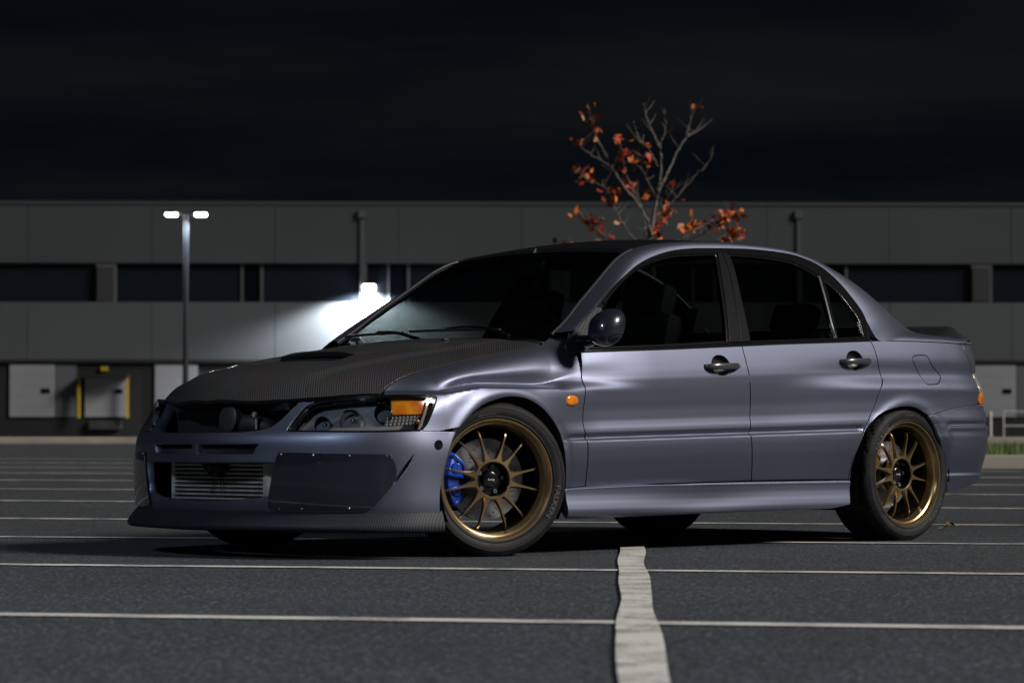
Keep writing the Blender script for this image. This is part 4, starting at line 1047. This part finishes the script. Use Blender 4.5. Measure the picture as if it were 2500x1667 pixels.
# boot spoiler
def ducktail():
    n, m = 41, 9; X = np.zeros((n, m, 3))
    for i, y in enumerate(np.linspace(.655, -.655, n)):
        e = abs(y)/.655; h = .078*(1 - sstep(.80, 1.0, e)*.9)
        for j, t in enumerate(np.linspace(0, 1, m)):
            x = -3.20 - .20*t - .03*(1 - e*e); z = .9745 - .02*t + .010*(1-e*e) + h*t**1.7
            X[i, j] = (x, y, z)
    o = grid_mesh('boot_spoiler', X, carbon_dark, car, flip=False)[0]
    solid(o, .012, 0); tag(o, 'dark carbon ducktail spoiler on the trunk edge')
ducktail()
# ---- windows and their black frames
gf = [tuple(p) for p in spline(L('glass_front')[:8], 30)] + [tuple(p) for p in spline(L('glass_front')[7:11], 12)][1:] + L('glass_front')[11:]
gr = [tuple(p) for p in spline(L('glass_rear')[:5], 20)] + [tuple(p) for p in spline(L('glass_rear')[4:8], 12)][1:] + [tuple(p) for p in spline(L('glass_rear')[8:], 12)]
gq = [tuple(p) for p in spline(L('glass_quarter')[:5], 20)] + L('glass_quarter')[5:]
dlo_poly = [tuple(p) for p in spline(L('dlo'), 60)] + [tuple(p) for p in spline(L('dlo_low'), 30)][1:]
panel('window_frame', dlo_poly, cabin, black_gloss, car, res=.03, sign=-1, holes=[gf, gr, gq], gap=0, depth=.02, fillet=.003)
def cabin_in(d):
    def f(x, z):
        X = np.array(cabin(x, z), float); X[..., 1] -= d; return X
    return f
for q, nm in ((gf, 'front_side_window'), (gr, 'rear_side_window'), (gq, 'quarter_window')):
    panel(nm, [tuple(p) for p in offset_poly(q, -.006)], cabin_in(.008), glass_side, car, res=.04, sign=-1, gap=0, depth=0)
for nm in ('pillar_a', 'pillar_b'):
    panel('pillar_trim', L(nm), cabin_in(-.006), pillar_black, car, res=.02, sign=-1, gap=.001, depth=.008)
# slim bright-edged mouldings at the window edges
def cab_tube(name, pts, r, m_, off=.006, parent=car):
    for S in (1, -1):
        mb = MB(); mb.tube([(p[0], S*(float(glass_y(p[0], p[1])) + off), p[1]) for p in spline(pts, 30)], r, 6); mb.build(name, m_, parent, smooth=True)
cab_tube('window_division_bar', [L('glass_rear')[4], L('glass_rear')[5], L('glass_rear')[6], (L('glass_rear')[7][0] - .008, L('glass_rear')[7][1])], .0075, black_satin, .0)
cab_tube('window_channel', [(p[0], p[1]+.009) for p in L('glass_front')[1:8]], .005, black_gloss, .004)
cab_tube('window_channel', [(p[0], p[1]+.009) for p in L('glass_rear')[:5]], .005, black_gloss, .004)
# ceramic maker's marks in the glass corners
for (cx_, cz_) in ((-1.475, .935), (-2.185, .962), (-2.40, .975)):
    for S in (1,):
        mb = MB()
        for k in range(5):
            y = float(glass_y(cx_, cz_ + k*.011)) - .004
            mb.box((cx_ - .009 + .002*(k % 2), y - .0005, cz_ + k*.011), (cx_ + .008 - .003*((k+1) % 2), y + .0005, cz_ + k*.011 + .005))
        mb.build('glass_mark', print_grey, car)
# belt shelf between door skin and glass
for pts in (crv(L('belt_front'), 30) + crv(L('belt_rear'), 30)[1:],):
    P0 = np.array([ring(np.array(a), np.array(b)) for a, b in pts]); X = np.zeros((len(P0), 5, 3))
    for i, p in enumerate(P0):
        gy = float(glass_y(p[0], p[2] + .012)) - .004
        X[i, 0] = p + [0, -.003, -.012]; X[i, 1] = p + [0, .002, .001]; X[i, 2] = p + [0, .001, .008]; X[i, 3] = (p[0], min(p[1] - .006, gy + .010), p[2] + .014); X[i, 4] = (p[0], gy, p[2] + .006)
    grid_mesh('belt_moulding', X, black_gloss, car, flip=True, mirror=True)
# ---- mirrors on carbon sails
sail_poly = L('sail')
for o in panel('mirror_sail', sail_poly, cabin_in(-.012), carbon_dark, car, res=.02, sign=-1, gap=0, depth=.012, fillet=.003): pass
def mirror_housing(S):
    V, F = [], []; n, m = 40, 20; c = Vector((-.520, .942, .942))
    for i in range(m + 1):
        v = math.pi*i/m
        for j in range(n):
            u = 2*math.pi*j/n
            a, b, d = math.cos(u)*math.sin(v), math.sin(u)*math.sin(v), math.cos(v)
            x = .088*a if a > 0 else .030*a
            y = .080*math.copysign(abs(b)**.85, b); z = .079*math.copysign(abs(d)**.85, d)
            x -= .26*z; y += .06*z
            z *= 1 + .10*(b if b < 0 else b*.3)
            ang = math.radians(12)
            V.append((c.x + x*math.cos(ang) - y*math.sin(ang), (c.y + y*math.cos(ang) + x*math.sin(ang))*S, c.z + z))
    for i in range(m): F += [(i*n + j, i*n + (j+1) % n, (i+1)*n + (j+1) % n, (i+1)*n + j)[::-S] for j in range(n)]
    o = mk('door_mirror', V, F, carbon_plate, car)
    mb = MB(); mb.tube([(-.50, S*.80, .885), (-.50, S*.86, .890), (-.505, S*.93, .905)], [.030, .024, .028], 14); mb.build('mirror_arm', black_gloss, o, smooth=True)
    return o
mirror_housing(1)
# ---- headlights
hl_poly = [tuple(p) for p in _hl]
for S in (1, -1):
    lens_o = panel('headlight', hl_poly, ring_out(.001), glass_lens, car, res=.02, sign=-1, gap=.003, depth=.004, fillet=.002, mirror=False)[0]
    bowl = panel('lamp_bowl', hl_poly, ring_in(.060), mat('smoked_bezel', (.30,.31,.32), .30, .3) if 'smoked_bezel' not in MATS else MATS['smoked_bezel'], lens_o, res=.03, sign=-1, gap=.002, depth=-.054, fillet=0, mirror=False)[0]
    rim_ = panel('lamp_rim', hl_poly, ring_in(.004), black_gloss, lens_o, res=.02, sign=-1, gap=.001, depth=.03, mirror=False, holes=[[tuple(p) for p in offset_poly(hl_poly, .008)]])[0]
    am = panel('turn_lens', L('amber'), ring_in(.022), amber, lens_o, res=.02, sign=-1, gap=.001, depth=.03, mirror=False)[0]
    parts = [bowl, rim_, am]
    def lamp(s, z, r, d, depth, material, nm, ball=None):
        p = ring_in(d)(np.array([s]), np.array([z]))[0]
        ax = Vector((.93, .30, .05)).normalized()
        mb = MB(); pr = [(r*1.06, .006), (r, .004)] + [(r*math.cos(a), -depth*math.sin(a)) for a in np.linspace(0, math.pi/2, 9)]
        mb.lathe(pr, 36); o = mb.build(nm, material, lens_o, smooth=True)
        o.location = p; o.rotation_euler = ax.to_track_quat('Y', 'Z').to_euler(); parts.append(o)
        if ball:
            mb = MB(); mb.lathe([(ball*math.cos(a), ball*math.sin(a)) for a in np.linspace(-math.pi/2, math.pi/2, 14)], 28)
            o2 = mb.build('bulb', glass_lens if ball > .02 else chrome, lens_o, smooth=True); o2.location = p - np.array(ax)*depth*.45; parts.append(o2)
    lamp(.925, .560, .034, .050, .040, black_gloss, 'side_lamp_bowl', .012)
    lamp(.800, .570, .045, .040, .050, chrome, 'main_beam_reflector', .016)
    lamp(.655, .592, .038, .034, .040, black_gloss, 'dip_beam_projector', .033)
    low_ = [(.885, .520), (.56, .522), (.545, .534), (.86, .536)]
    parts.append(panel('lower_reflector', low_, ring_in(.030), clear_plastic, lens_o, res=.02, sign=-1, gap=0, depth=.01, mirror=False)[0])
    mb = MB()
    for i in range(9):
        for j in range(3):
            p = ring_in(.035)(np.array([.625 - i*.019]), np.array([.545 + j*.013]))[0]
            mb.box(p - .005, p + .005)
    parts.append(mb.build('prism_reflector', clear_plastic, lens_o))
    p = ring_in(.024)(np.array([.475]), np.array([.548]))[0]; mb = MB(); mb.lathe([(0, .01), (.006, .007), (.008, 0)], 12); o = mb.build('side_bulb', amber, lens_o, smooth=True); o.location = p; parts.append(o)
    # bright strip along the outer edge
    st = [( .432, .632), (.423, .632), (.468, .510), (.478, .510)]
    parts.append(panel('edge_reflector', st, ring_in(.010), clear_plastic, lens_o, res=.02, sign=-1, gap=0, depth=.004, mirror=False)[0])
    if S < 0:
        for o in [lens_o] + parts:
            me = o.data; M = Matrix.Diagonal((1, -1, 1, 1))
            W = M @ Matrix.LocRotScale(o.location, o.rotation_euler, None)
            o.location = (0, 0, 0); o.rotation_euler = (0, 0, 0)
            me.transform(W); me.flip_normals()
# ---- grille interior, intercooler
mb = MB(); mb.box((.66, -.45, .46), (.70, .45, .67)); mb.build('radiator_panel', black_matt, car)
mb = MB(); mb.box((.70, -.39, .590), (.755, .39, .622)); mb.build('slam_panel', gap_black, car, bevel=.006)
mb = MB()
for i in range(24): mb.box((.70, .17 + i*.0105, .485), (.704, .1725 + i*.0105, .60))
mb.build('radiator_fins', black_gloss, car)
mb = MB(); mb.lathe([(0, .05), (.052, .05), (.060, .044), (.060, -.02), (.066, -.03), (.066, -.05), (0, -.05)], 40)
o = mb.build('air_filter', mat('filter_mesh', (.06,.06,.058), .5, .5), car, smooth=True); o.location = (.765, .075, .553); o.rotation_euler = Vector((.95, -.05, .1)).to_track_quat('Y', 'Z').to_euler()
mb = MB(); mb.tube([(.745, .115, .53), (.735, .17, .535), (.72, .22, .52), (.70, .24, .50)], [.052, .05, .045, .04], 16); mb.build('intake_pipe', black_matt, car, smooth=True)
mb = MB(); mb.tube([(.78, .225, .565), (.78, .225, .515)], .005, 8); mb.tube([(.785, .225, .575), (.795, .225, .575)], .011, 12); mb.build('hood_catch', alu, car, smooth=True)
ic = MB(); ic.box((.755, -.30, .205), (.79, .30, .40)); ico = ic.build('intercooler', mat('intercooler_core', (.05,.05,.048), .6, .4), car); tag(ico, 'bare aluminium intercooler behind the bumper mouth')
for i in range(11):
    mb = MB(); z = .213 + i*.0172; mb.box((.788, -.292, z), (.797, .292, z + .0062)); mb.build('cooling_bar', alu, ico, bevel=.001)
for S in (1, -1):
    mb = MB(); mb.box((.750, S*.292 if S > 0 else -.312, .205), (.800, .312 if S > 0 else -.292, .40)); mb.build('core_end_plate', alu, ico, bevel=.002)
    V = [(.752, S*.312, .215), (.800, S*.312, .215), (.800, S*.312, .395), (.752, S*.312, .395), (.70, S*.375, .235), (.748, S*.375, .245), (.748, S*.375, .385), (.70, S*.375, .385)]
    mb = MB(); mb.add(V, [(0,1,2,3),(4,5,6,7),(0,1,5,4),(1,2,6,5),(2,3,7,6),(3,0,4,7)]); mb.build('end_tank', alu, ico, bevel=.006)
mb = MB()
mb.tube([(.805, .035, .40), (.812, .03, .36), (.806, .02, .325)], [.035, .045, .018], 14); mb.tube([(.802, -.03, .40), (.81, -.03, .365), (.803, -.025, .335)], [.04, .04, .02], 14)
mb.build('horn', black_matt, ico, smooth=True)
for y in (-.035, -.02, .02, .038):
    mb = MB(); mb.tube([(.803, y, .33), (.804, y + .004, .28), (.803, y + .009*(1 if y > 0 else -1), .252)], .0014, 5); mb.build('cable', black_matt, ico)
# ---- small side fittings
p = ring_out(.001)(np.array([SHUT['plug'][0][0]]), np.array([SHUT['plug'][0][1]]))[0]
for S in (1, -1):
    mb = MB(); mb.lathe([(0, .001), (.016, .001), (.0175, .003), (.0195, .002), (.0205, -.004)], 28); o = mb.build('tow_cap', black_gloss, car, smooth=True)
    o.location = (p[0], p[1]*S, p[2]); nn = surface_normals(ring, np.array([SHUT['plug'][0]]), h=.004, sign=-1)[0]; o.rotation_euler = Vector((nn[0], nn[1]*S, nn[2])).to_track_quat('Y', 'Z').to_euler()
    m0 = SHUT['marker'][0]; q = ring(np.array([m0[0]]), np.array([m0[1]]))[0]; V, F = [], []
    for i in range(9):
        for j in range(32):
            a = 2*math.pi*j/32; r = i/8; k = .040*math.copysign(abs(math.cos(a))**.8, math.cos(a)); w = .023*math.copysign(abs(math.sin(a))**.8, math.sin(a))
            V.append((q[0] + k*r, (q[1] - .003 + .013*math.sqrt(max(0, 1 - r**3)))*S, q[2] + w*r*(1 + .12*math.cos(a))))
    for i in range(8): F += [(i*32 + j, i*32 + (j+1) % 32, (i+1)*32 + (j+1) % 32, (i+1)*32 + j)[::S] for j in range(32)]
    mk('side_repeater', V, F, amber, car)
    # tail lamps
    def tl(a, b, z0, z1, material, nm, par):
        pts = [(a, z0), (b, z0 + .0), (b, z1), (a - .012, z1)]
        o = panel(nm, pts, ring_out(.004), material, par, res=.02, sign=-1, gap=.001, depth=.02, fillet=.004, mirror=False)[0]
        if S < 0:
            o.data.transform(Matrix.Diagonal((1, -1, 1, 1))); o.data.flip_normals()
        return o
    t = tl(-3.242, -3.52, .651, .700, amber, 'tail_lamp', car); tl(-3.242, -3.52, .7005, .792, clear_plastic, 'tail_lamp_upper', t)
# rear panel above the bumper
back = [(-3.53, .64), (-3.52, .93), (2*S_TAIL + 3.52, .93), (2*S_TAIL + 3.53, .64)]
panel('tail_panel', [(-3.24, .80), (-3.165, .934), (S_TAIL, .952), (2*S_TAIL + 3.165, .934), (2*S_TAIL + 3.24, .80), (2*S_TAIL + 3.54, .80), (2*S_TAIL + 3.54, .645), (-3.54, .645), (-3.54, .80)], ring_in(.001), paint, car, res=.03, sign=-1, mirror=False, depth=.02, gap=.002)
# ---- wipers
def wiper(pts, arm):
    mb = MB(); mb.tube(spline(pts, 16), [.006]*16, 6); o = mb.build('wiper', black_matt, car, smooth=True)
    mb = MB(); mb.tube(spline(arm, 14), [.009 - .005*i/13 for i in range(14)], 8); mb.build('wiper_arm', black_gloss, o, smooth=True)
def wsp(x, y, up):
    t = np.clip((-.40 - x)/(.655), 0, 1); return (x, y, float(BZ(x - .07*(1 - (y/.68)**2)*0)) + up)
wiper([(-.395, .42, .945), (-.375, .15, .950), (-.36, -.12, .950)], [(-.37, .50, .915), (-.385, .36, .950), (-.385, .22, .962), (-.375, .10, .957)])
wiper([(-.365, -.16, .945), (-.375, -.40, .945), (-.40, -.60, .94)], [(-.35, -.05, .915), (-.365, -.22, .948), (-.375, -.36, .955)])
# ---- cabin interior
mb = MB(); mb.box((-.62, -.70, .70), (-.44, .70, .865)); mb.box((-.66, .15, .74), (-.50, .60, .905)); mb.build('dashboard', seat_cloth, car, bevel=.03)
def seat(y):
    mb = MB()
    M = Matrix.Translation((-1.22, y, .50)) @ Matrix.Rotation(math.radians(-16), 4, 'Y')
    mb.box((-.07, -.25, 0), (.06, .25, .40), M)
    for s in (-1, 1): mb.box((-.04, s*.25 - .035, .03), (.13, s*.25 + .035, .36), M)
    mb.box((-.06, -.19, .38), (.05, .19, .56), M); mb.box((-.05, -.13, .55), (.05, .13, .70), M)
    mb.box((-1.22, y - .25, .40), (-.74, y + .25, .54))
    o = mb.build('front_seat', seat_cloth, car, bevel=.035)
for y in (.36, -.36): seat(y)
mb = MB(); mb.box((-2.22, -.62, .45), (-1.80, .62, .58)); M = Matrix.Translation((-2.20, 0, .52)) @ Matrix.Rotation(math.radians(-22), 4, 'Y'); mb.box((-.08, -.60, 0), (.06, .60, .50), M)
for y in (-.36, .36): mb.box((-.05, y - .12, .50), (.05, y + .12, .64), M)
mb.build('rear_seat', seat_cloth, car, bevel=.03)
mb = MB(); n = 40
ringp = [(-.80 + .06*math.sin(2*math.pi*i/n), .36 + .18*math.cos(2*math.pi*i/n), .83 + .17*math.sin(2*math.pi*i/n)) for i in range(n + 1)]
mb.tube(ringp, .015, 8, cap=False); mb.tube([(-.79, .36, .83), (-.60, .36, .76)], .03, 10); mb.tube([(-.80, .20, .84), (-.79, .36, .83), (-.80, .52, .84)], .014, 8); mb.build('steering_wheel', black_matt, car, smooth=True)
mb = MB(); mb.box((-.99, -.11, 1.215), (-.96, .11, 1.275)); mb.tube([(-.98, 0, 1.28), (-1.02, 0, 1.34)], .008, 8); mb.build('rear_view_mirror', black_matt, car, bevel=.01)
mb = MB(); mb.box((-.42, -.585, .918), (-.415, -.52, .952), Matrix.Identity(4)); mb.build('windscreen_sticker', white_print, car)
# ---- under-structure: inner shell behind the shut lines, floor, arch liners
def liner():
    ss = np.linspace(-3.45, .62, 150); zs = np.linspace(.20, .93, 26)
    keep = lambda s, z: not ((math.hypot(s - 0, z - .31) < .41) or (math.hypot(s + 2.61, z - .31) < .44))
    V, F, idx = [], [], {}
    for i, s in enumerate(ss):
        top = float(np.interp(s, [-3.45, -2.4, -.46, -.36, .0, .36, .52, .62], [.90, .915, .80, .76, .66, .60, .55, .48]))
        for j, t in enumerate(np.linspace(0, 1, 26)):
            zlo = float(np.interp(s, [-3.45, -2.95, -2.2], [.32, .30, .20])); z = zlo + (top - zlo)*t
            idx[i, j] = len(V); p = ring_in(.034)(np.array([s]), np.array([z]))[0]; V.append(p)
    for i in range(149):
        for j in range(25):
            z = .20 + .6*j/25
            c = sum(np.array(V[idx[a, b]]) for a, b in ((i, j), (i+1, j), (i, j+1), (i+1, j+1)))/4
            if keep(ss[i]*.5 + ss[i+1]*.5, c[2]): F.append((idx[i, j], idx[i+1, j], idx[i+1, j+1], idx[i, j+1]))
    for S in (1, -1): mk('inner_shell', np.array(V)*[1, S, 1], F, black_void, car)
liner()
mb = MB()
mb.box((-2.2, -.80, .17), (-.36, .80, .22)); mb.box((-3.25, -.60, .34), (-2.2, .60, .39)); mb.box((-.36, -.56, .18), (.66, .56, .23)); mb.box((.40, -.62, .23), (.66, .62, .46))
mb.box((-.45, -.70, .23), (-.40, .70, .86)); mb.box((-2.36, -.70, .33), (-2.30, .70, .90)); mb.box((-2.95, -.66, .86), (-2.30, .66, .895))
mb.build('floor_pan', black_void, car)
for cx_ in (0., -2.61):
    for S in (1, -1):
        r = .352; V, F = [], []; n = 36
        for j in range(n + 1):
            a = math.radians(-28 + (236 if cx_ > -1 else 214)*j/n)
            for y in (.868, .70, .52): V.append((cx_ + r*math.cos(a) - .003, S*(y - .012*(y > .8)), .31 + r*math.sin(a)))
        for j in range(n): F += [(j*3 + k, j*3 + k + 1, j*3 + k + 4, j*3 + k + 3) for k in range(2)]
        k0 = len(V); V.append((cx_, S*.52, .31)); F += [(j*3 + 2, (j+1)*3 + 2, k0) for j in range(n)]
        mk('arch_liner', V, F, black_void, car)

# ================================================================ wheels
WR = .318
def tyre_geometry():
    half = [(.236,.104),(.2415,.113),(.246,.1175),(.252,.1195),(.2545,.1225),(.258,.1205),(.266,.1235),(.278,.1255),(.288,.1245),(.2895,.1262),(.292,.1240),(.300,.1190),(.3075,.1115),(.3125,.1040),(.3155,.0950),(.3172,.080),(.3178,.0640),(.3178,.0560),(.3105,.0545),(.3105,.0455),(.318,.0440),(.318,.020),(.3105,.0185),(.3105,.0095),(.318,.008),(.318,0)]
    prof = half + [(r, -y) for r, y in half[::-1][1:]]
    n = 252; k = len(prof); V = []
    for j in range(n):
        a = 2*math.pi*j/n
        for i, (r, y) in enumerate(prof):
            ph = (j + int(abs(y)*220)*(1 if y > 0 else -1)) % 12
            if r > .3070 and .058 < abs(y) < .113 and ph in (0,): r -= .0065 if abs(y) < .105 else .003
            if .3165 < r and .010 < abs(y) < .056 and (j + int(y*260)) % 14 == 0: r -= .006
            x, z = r*math.cos(a), r*math.sin(a)
            z = max(z, -.3118)
            if z < -.295: y = y*(1 + .10*(-z - .295)/.017*(1 if r < .3 else .4))
            V.append((x, y, z))
    F = [(j*k + i, j*k + i + 1, ((j+1) % n)*k + i + 1, ((j+1) % n)*k + i) for j in range(n) for i in range(k-1)]
    return V, F
TY = tyre_geometry()
def wheel_rim(depth):
    """bronze wheel: lip, stepped barrel and six pairs of slim spokes, hub set back by depth"""
    mb = MB()
    lipd = [(.2385,.098),(.2440,.1080),(.2480,.1125),(.2490,.1165),(.2465,.1190),(.2420,.1185),(.2395,.1150),(.2350,.1090),(.2335,.1030),(.2320,.1005),(.2275,.0985),(.2240,.0960)]
    inner = [(.2205, .0860 - depth*.3), (.2160, .0700 - depth*.5), (.2125, .0480 - depth*.5), (.2100, .0), (.2100, -.04), (.212, -.09), (.228, -.112), (.240, -.118)]
    mb.lathe(lipd + inner[:2], 120)
    yf = .096 - depth          # hub face
    ye = .066 - depth*.8       # spoke ends
    for c in range(6):
        for sg in (-1, 1):
            a0 = math.radians(c*60 + sg*12.4)
            ca, sa = math.cos(a0), math.sin(a0)
            st = []
            for t in np.linspace(0, 1, 13):
                r = .080 + (.2135 - .080)*t
                y = yf + (ye - yf)*t**9 - .004*math.sin(math.pi*t)
                w = .0125*(1 - t)**5 + .0052 - .0014*t
                d = .016 - .004*t
                st.append([(r, -w*1.25, y - d), (r, -w, y - .005), (r, -w*.72, y), (r, w*.72, y), (r, w, y - .005), (r, w*1.25, y - d)])
            V = [(r*ca - q*sa, y, r*sa + q*ca) for s in st for r, q, y in s]
            F = [(i*6 + j, i*6 + (j+1) % 6, (i+1)*6 + (j+1) % 6, (i+1)*6 + j) for i in range(12) for j in range(6)] + [tuple(range(6)), tuple(range(72, 78))]
            mb.add(V, F)
    mb.lathe([(.0692, yf - .006), (.0705, yf - .001), (.0735, yf + .0015), (.0800, yf + .001), (.0845, yf - .003), (.0865, yf - .014), (.0850, yf - .036)], 84)
    return mb
def bend_text(body, size, radius, ang, y, gap=1.0):
    v, f = text_mesh(body, size); out = []
    for x, yy, _ in v:
        a = math.radians(ang) - x*gap/radius; r = radius + yy - size*.35
        out.append((r*math.cos(a), y, r*math.sin(a)))
    return out, f
def wheel(loc, rz, depth, spin, front, outer_sign):
    w = wheel_rim(depth).build('wheel', bronze, car, smooth=True, angle=35)
    w.location = loc; w.rotation_euler = (0, 0, rz)
    me = w.data; me.transform(Matrix.Rotation(spin, 4, 'Y'))
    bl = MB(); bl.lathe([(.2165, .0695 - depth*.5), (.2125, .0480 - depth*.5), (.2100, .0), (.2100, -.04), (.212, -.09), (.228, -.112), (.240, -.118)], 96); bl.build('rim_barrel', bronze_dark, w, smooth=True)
    mk('tyre', TY[0], TY[1], rubber, w).data.set_sharp_from_angle(angle=math.radians(32))
    yf = .084 - depth
    mb = MB(); mb.lathe([(0, yf - .036), (.064, yf - .036), (.0692, yf - .028), (.0695, yf + .006)], 48); mb.lathe([(.0345, yf - .036), (.0345, yf - .018), (.0325, yf - .014), (.0280, yf - .012), (0, yf - .011)], 40); mb.build('centre_cap', black_gloss, w, smooth=True)
    for k in range(5):
        a = 2*math.pi*k/5 + .5 + spin
        mb = MB(); mb.lathe([(.0095, -.004), (.0095, .012), (.0075, .016), (.004, .016), (.004, .010), (0, .010)], 12); o = mb.build('lug_nut', steel, w, smooth=True); o.location = (.0530*math.cos(a), yf - .036, .0530*math.sin(a))
    v, f = text_mesh('konig', .013)
    mk('cap_lettering', [(-x, yf - .0105, y - .004) for x, y, z in v], f, white_print, w)
    # brake
    rd = .168 if front else .155; yb = .004 - depth*.5
    mb = MB(); mb.lathe([(.075, yb), (rd, yb), (rd, yb - .026), (.075, yb - .026), (.075, yb)], 64); mb.lathe([(.03, yb + .02), (.078, yb + .02), (.078, yb - .01)], 48)
    br = mb.build('brake_disc', steel, w, smooth=True)
    mb = MB()
    for k in range(48):
        a = 2*math.pi*k/48; r = .098 + .0105*(k % 6)
        M = Matrix.Translation((r*math.cos(a), yb + .0004, r*math.sin(a))) @ Matrix.Rotation(-a + .6, 4, 'Y')
        mb.box((-.009 if k % 3 == 0 else -.003, -.0003, -.0012 if k % 3 == 0 else -.003), (.009 if k % 3 == 0 else .003, .0003, .0012 if k % 3 == 0 else .003), M)
    mb.build('disc_slots', black_void, w)
    V, F = [], []                       # caliper: arched block over the disc edge on the leading side
    a0, a1 = (-42, 38) if front else (-22, 22); base = (180 if outer_sign < 0 else 0)
    if not front: base += 24
    n = 14
    for j in range(n + 1):
        t = j/n; a = math.radians(base + a0 + (a1 - a0)*t); e = math.sin(math.pi*t)**.35
        ri, ro = .108 + .016*(1 - e), .199 - .012*(1 - e)
        yt = yb + .040*e + .004
        for r, y in ((ri, yb - .05), (ri, yt - .012), (ri + .014, yt), (ro - .016, yt + .002), (ro, yt - .012), (ro, yb - .05)):
            V.append((r*math.cos(a), y, r*math.sin(a)))
    for j in range(n): F += [(j*6 + i, j*6 + i + 1, (j+1)*6 + i + 1, (j+1)*6 + i) for i in range(5)]
    F += [tuple(range(6)), tuple(range(n*6, n*6 + 6))]
    mb = MB(); mb.add(V, F)
    for a in ((-17, 17) if front else ()):
        a = math.radians(base + a); M = Matrix.Translation((.152*math.cos(a), yb + .040, .152*math.sin(a)))
        k = len(mb.v); mb.lathe([(0, .008), (.020, .008), (.024, .003), (.024, -.01)], 24); mb.v[k:] = [tuple(M @ Vector(q)) for q in mb.v[k:]]
    cal = mb.build('brake_caliper', blue_caliper if front else gold_caliper, w, smooth=True, angle=40)
    tag(cal, 'blue brake caliper' if front else 'gold plated brake caliper')
    # lettering
    def put(name, m_, body, size, radius, ang, y, gap=1.):
        v, f = bend_text(body, size, radius, ang, y, gap)
        mk(name, [(-q[0], q[1], q[2]) for q in v], f, m_, w)
    for body, size, r, ang, y, g_ in (('FALKEN', .030, .272, -20 if front else 140, .1268, 1.35), ('OUTSIDE', .014, .277, 150 if front else 90, .1268, 1.1),
                                      ('FALKEN', .030, .272, 200 if front else 320, .1268, 1.35), ('AZENIS RT615', .013, .268, 100 if front else 235, .1252, 1.)):
        put('tyre_lettering', rubber_letter, body, size, r, ang, y, g_)
    put('rim_lettering', bronze_dark, 'FLOW FORGED', .0085, .2285, 62 if front else 305, .1000); put('rim_lettering', bronze_dark, 'KONIG', .0085, .2285, 130, .1000)
    # hub carrier and axle behind
    mb = MB(); mb.lathe([(0, yb - .02), (.07, yb - .02), (.07, -.16), (0, -.16)], 24); mb.build('hub_carrier', black_void, w, smooth=True)
    return w
st = math.radians(-20)
# local +y is the outboard face
wheel((0., .745, .312), st, .014, 0., True, 1)
wheel((-2.625, .752, .312), 0, .012, math.radians(2), False, 1)
wheel((0., -.745, .312), math.pi + st, .014, .4, True, -1)
wheel((-2.625, -.752, .312), math.pi, .012, .7, False, -1)
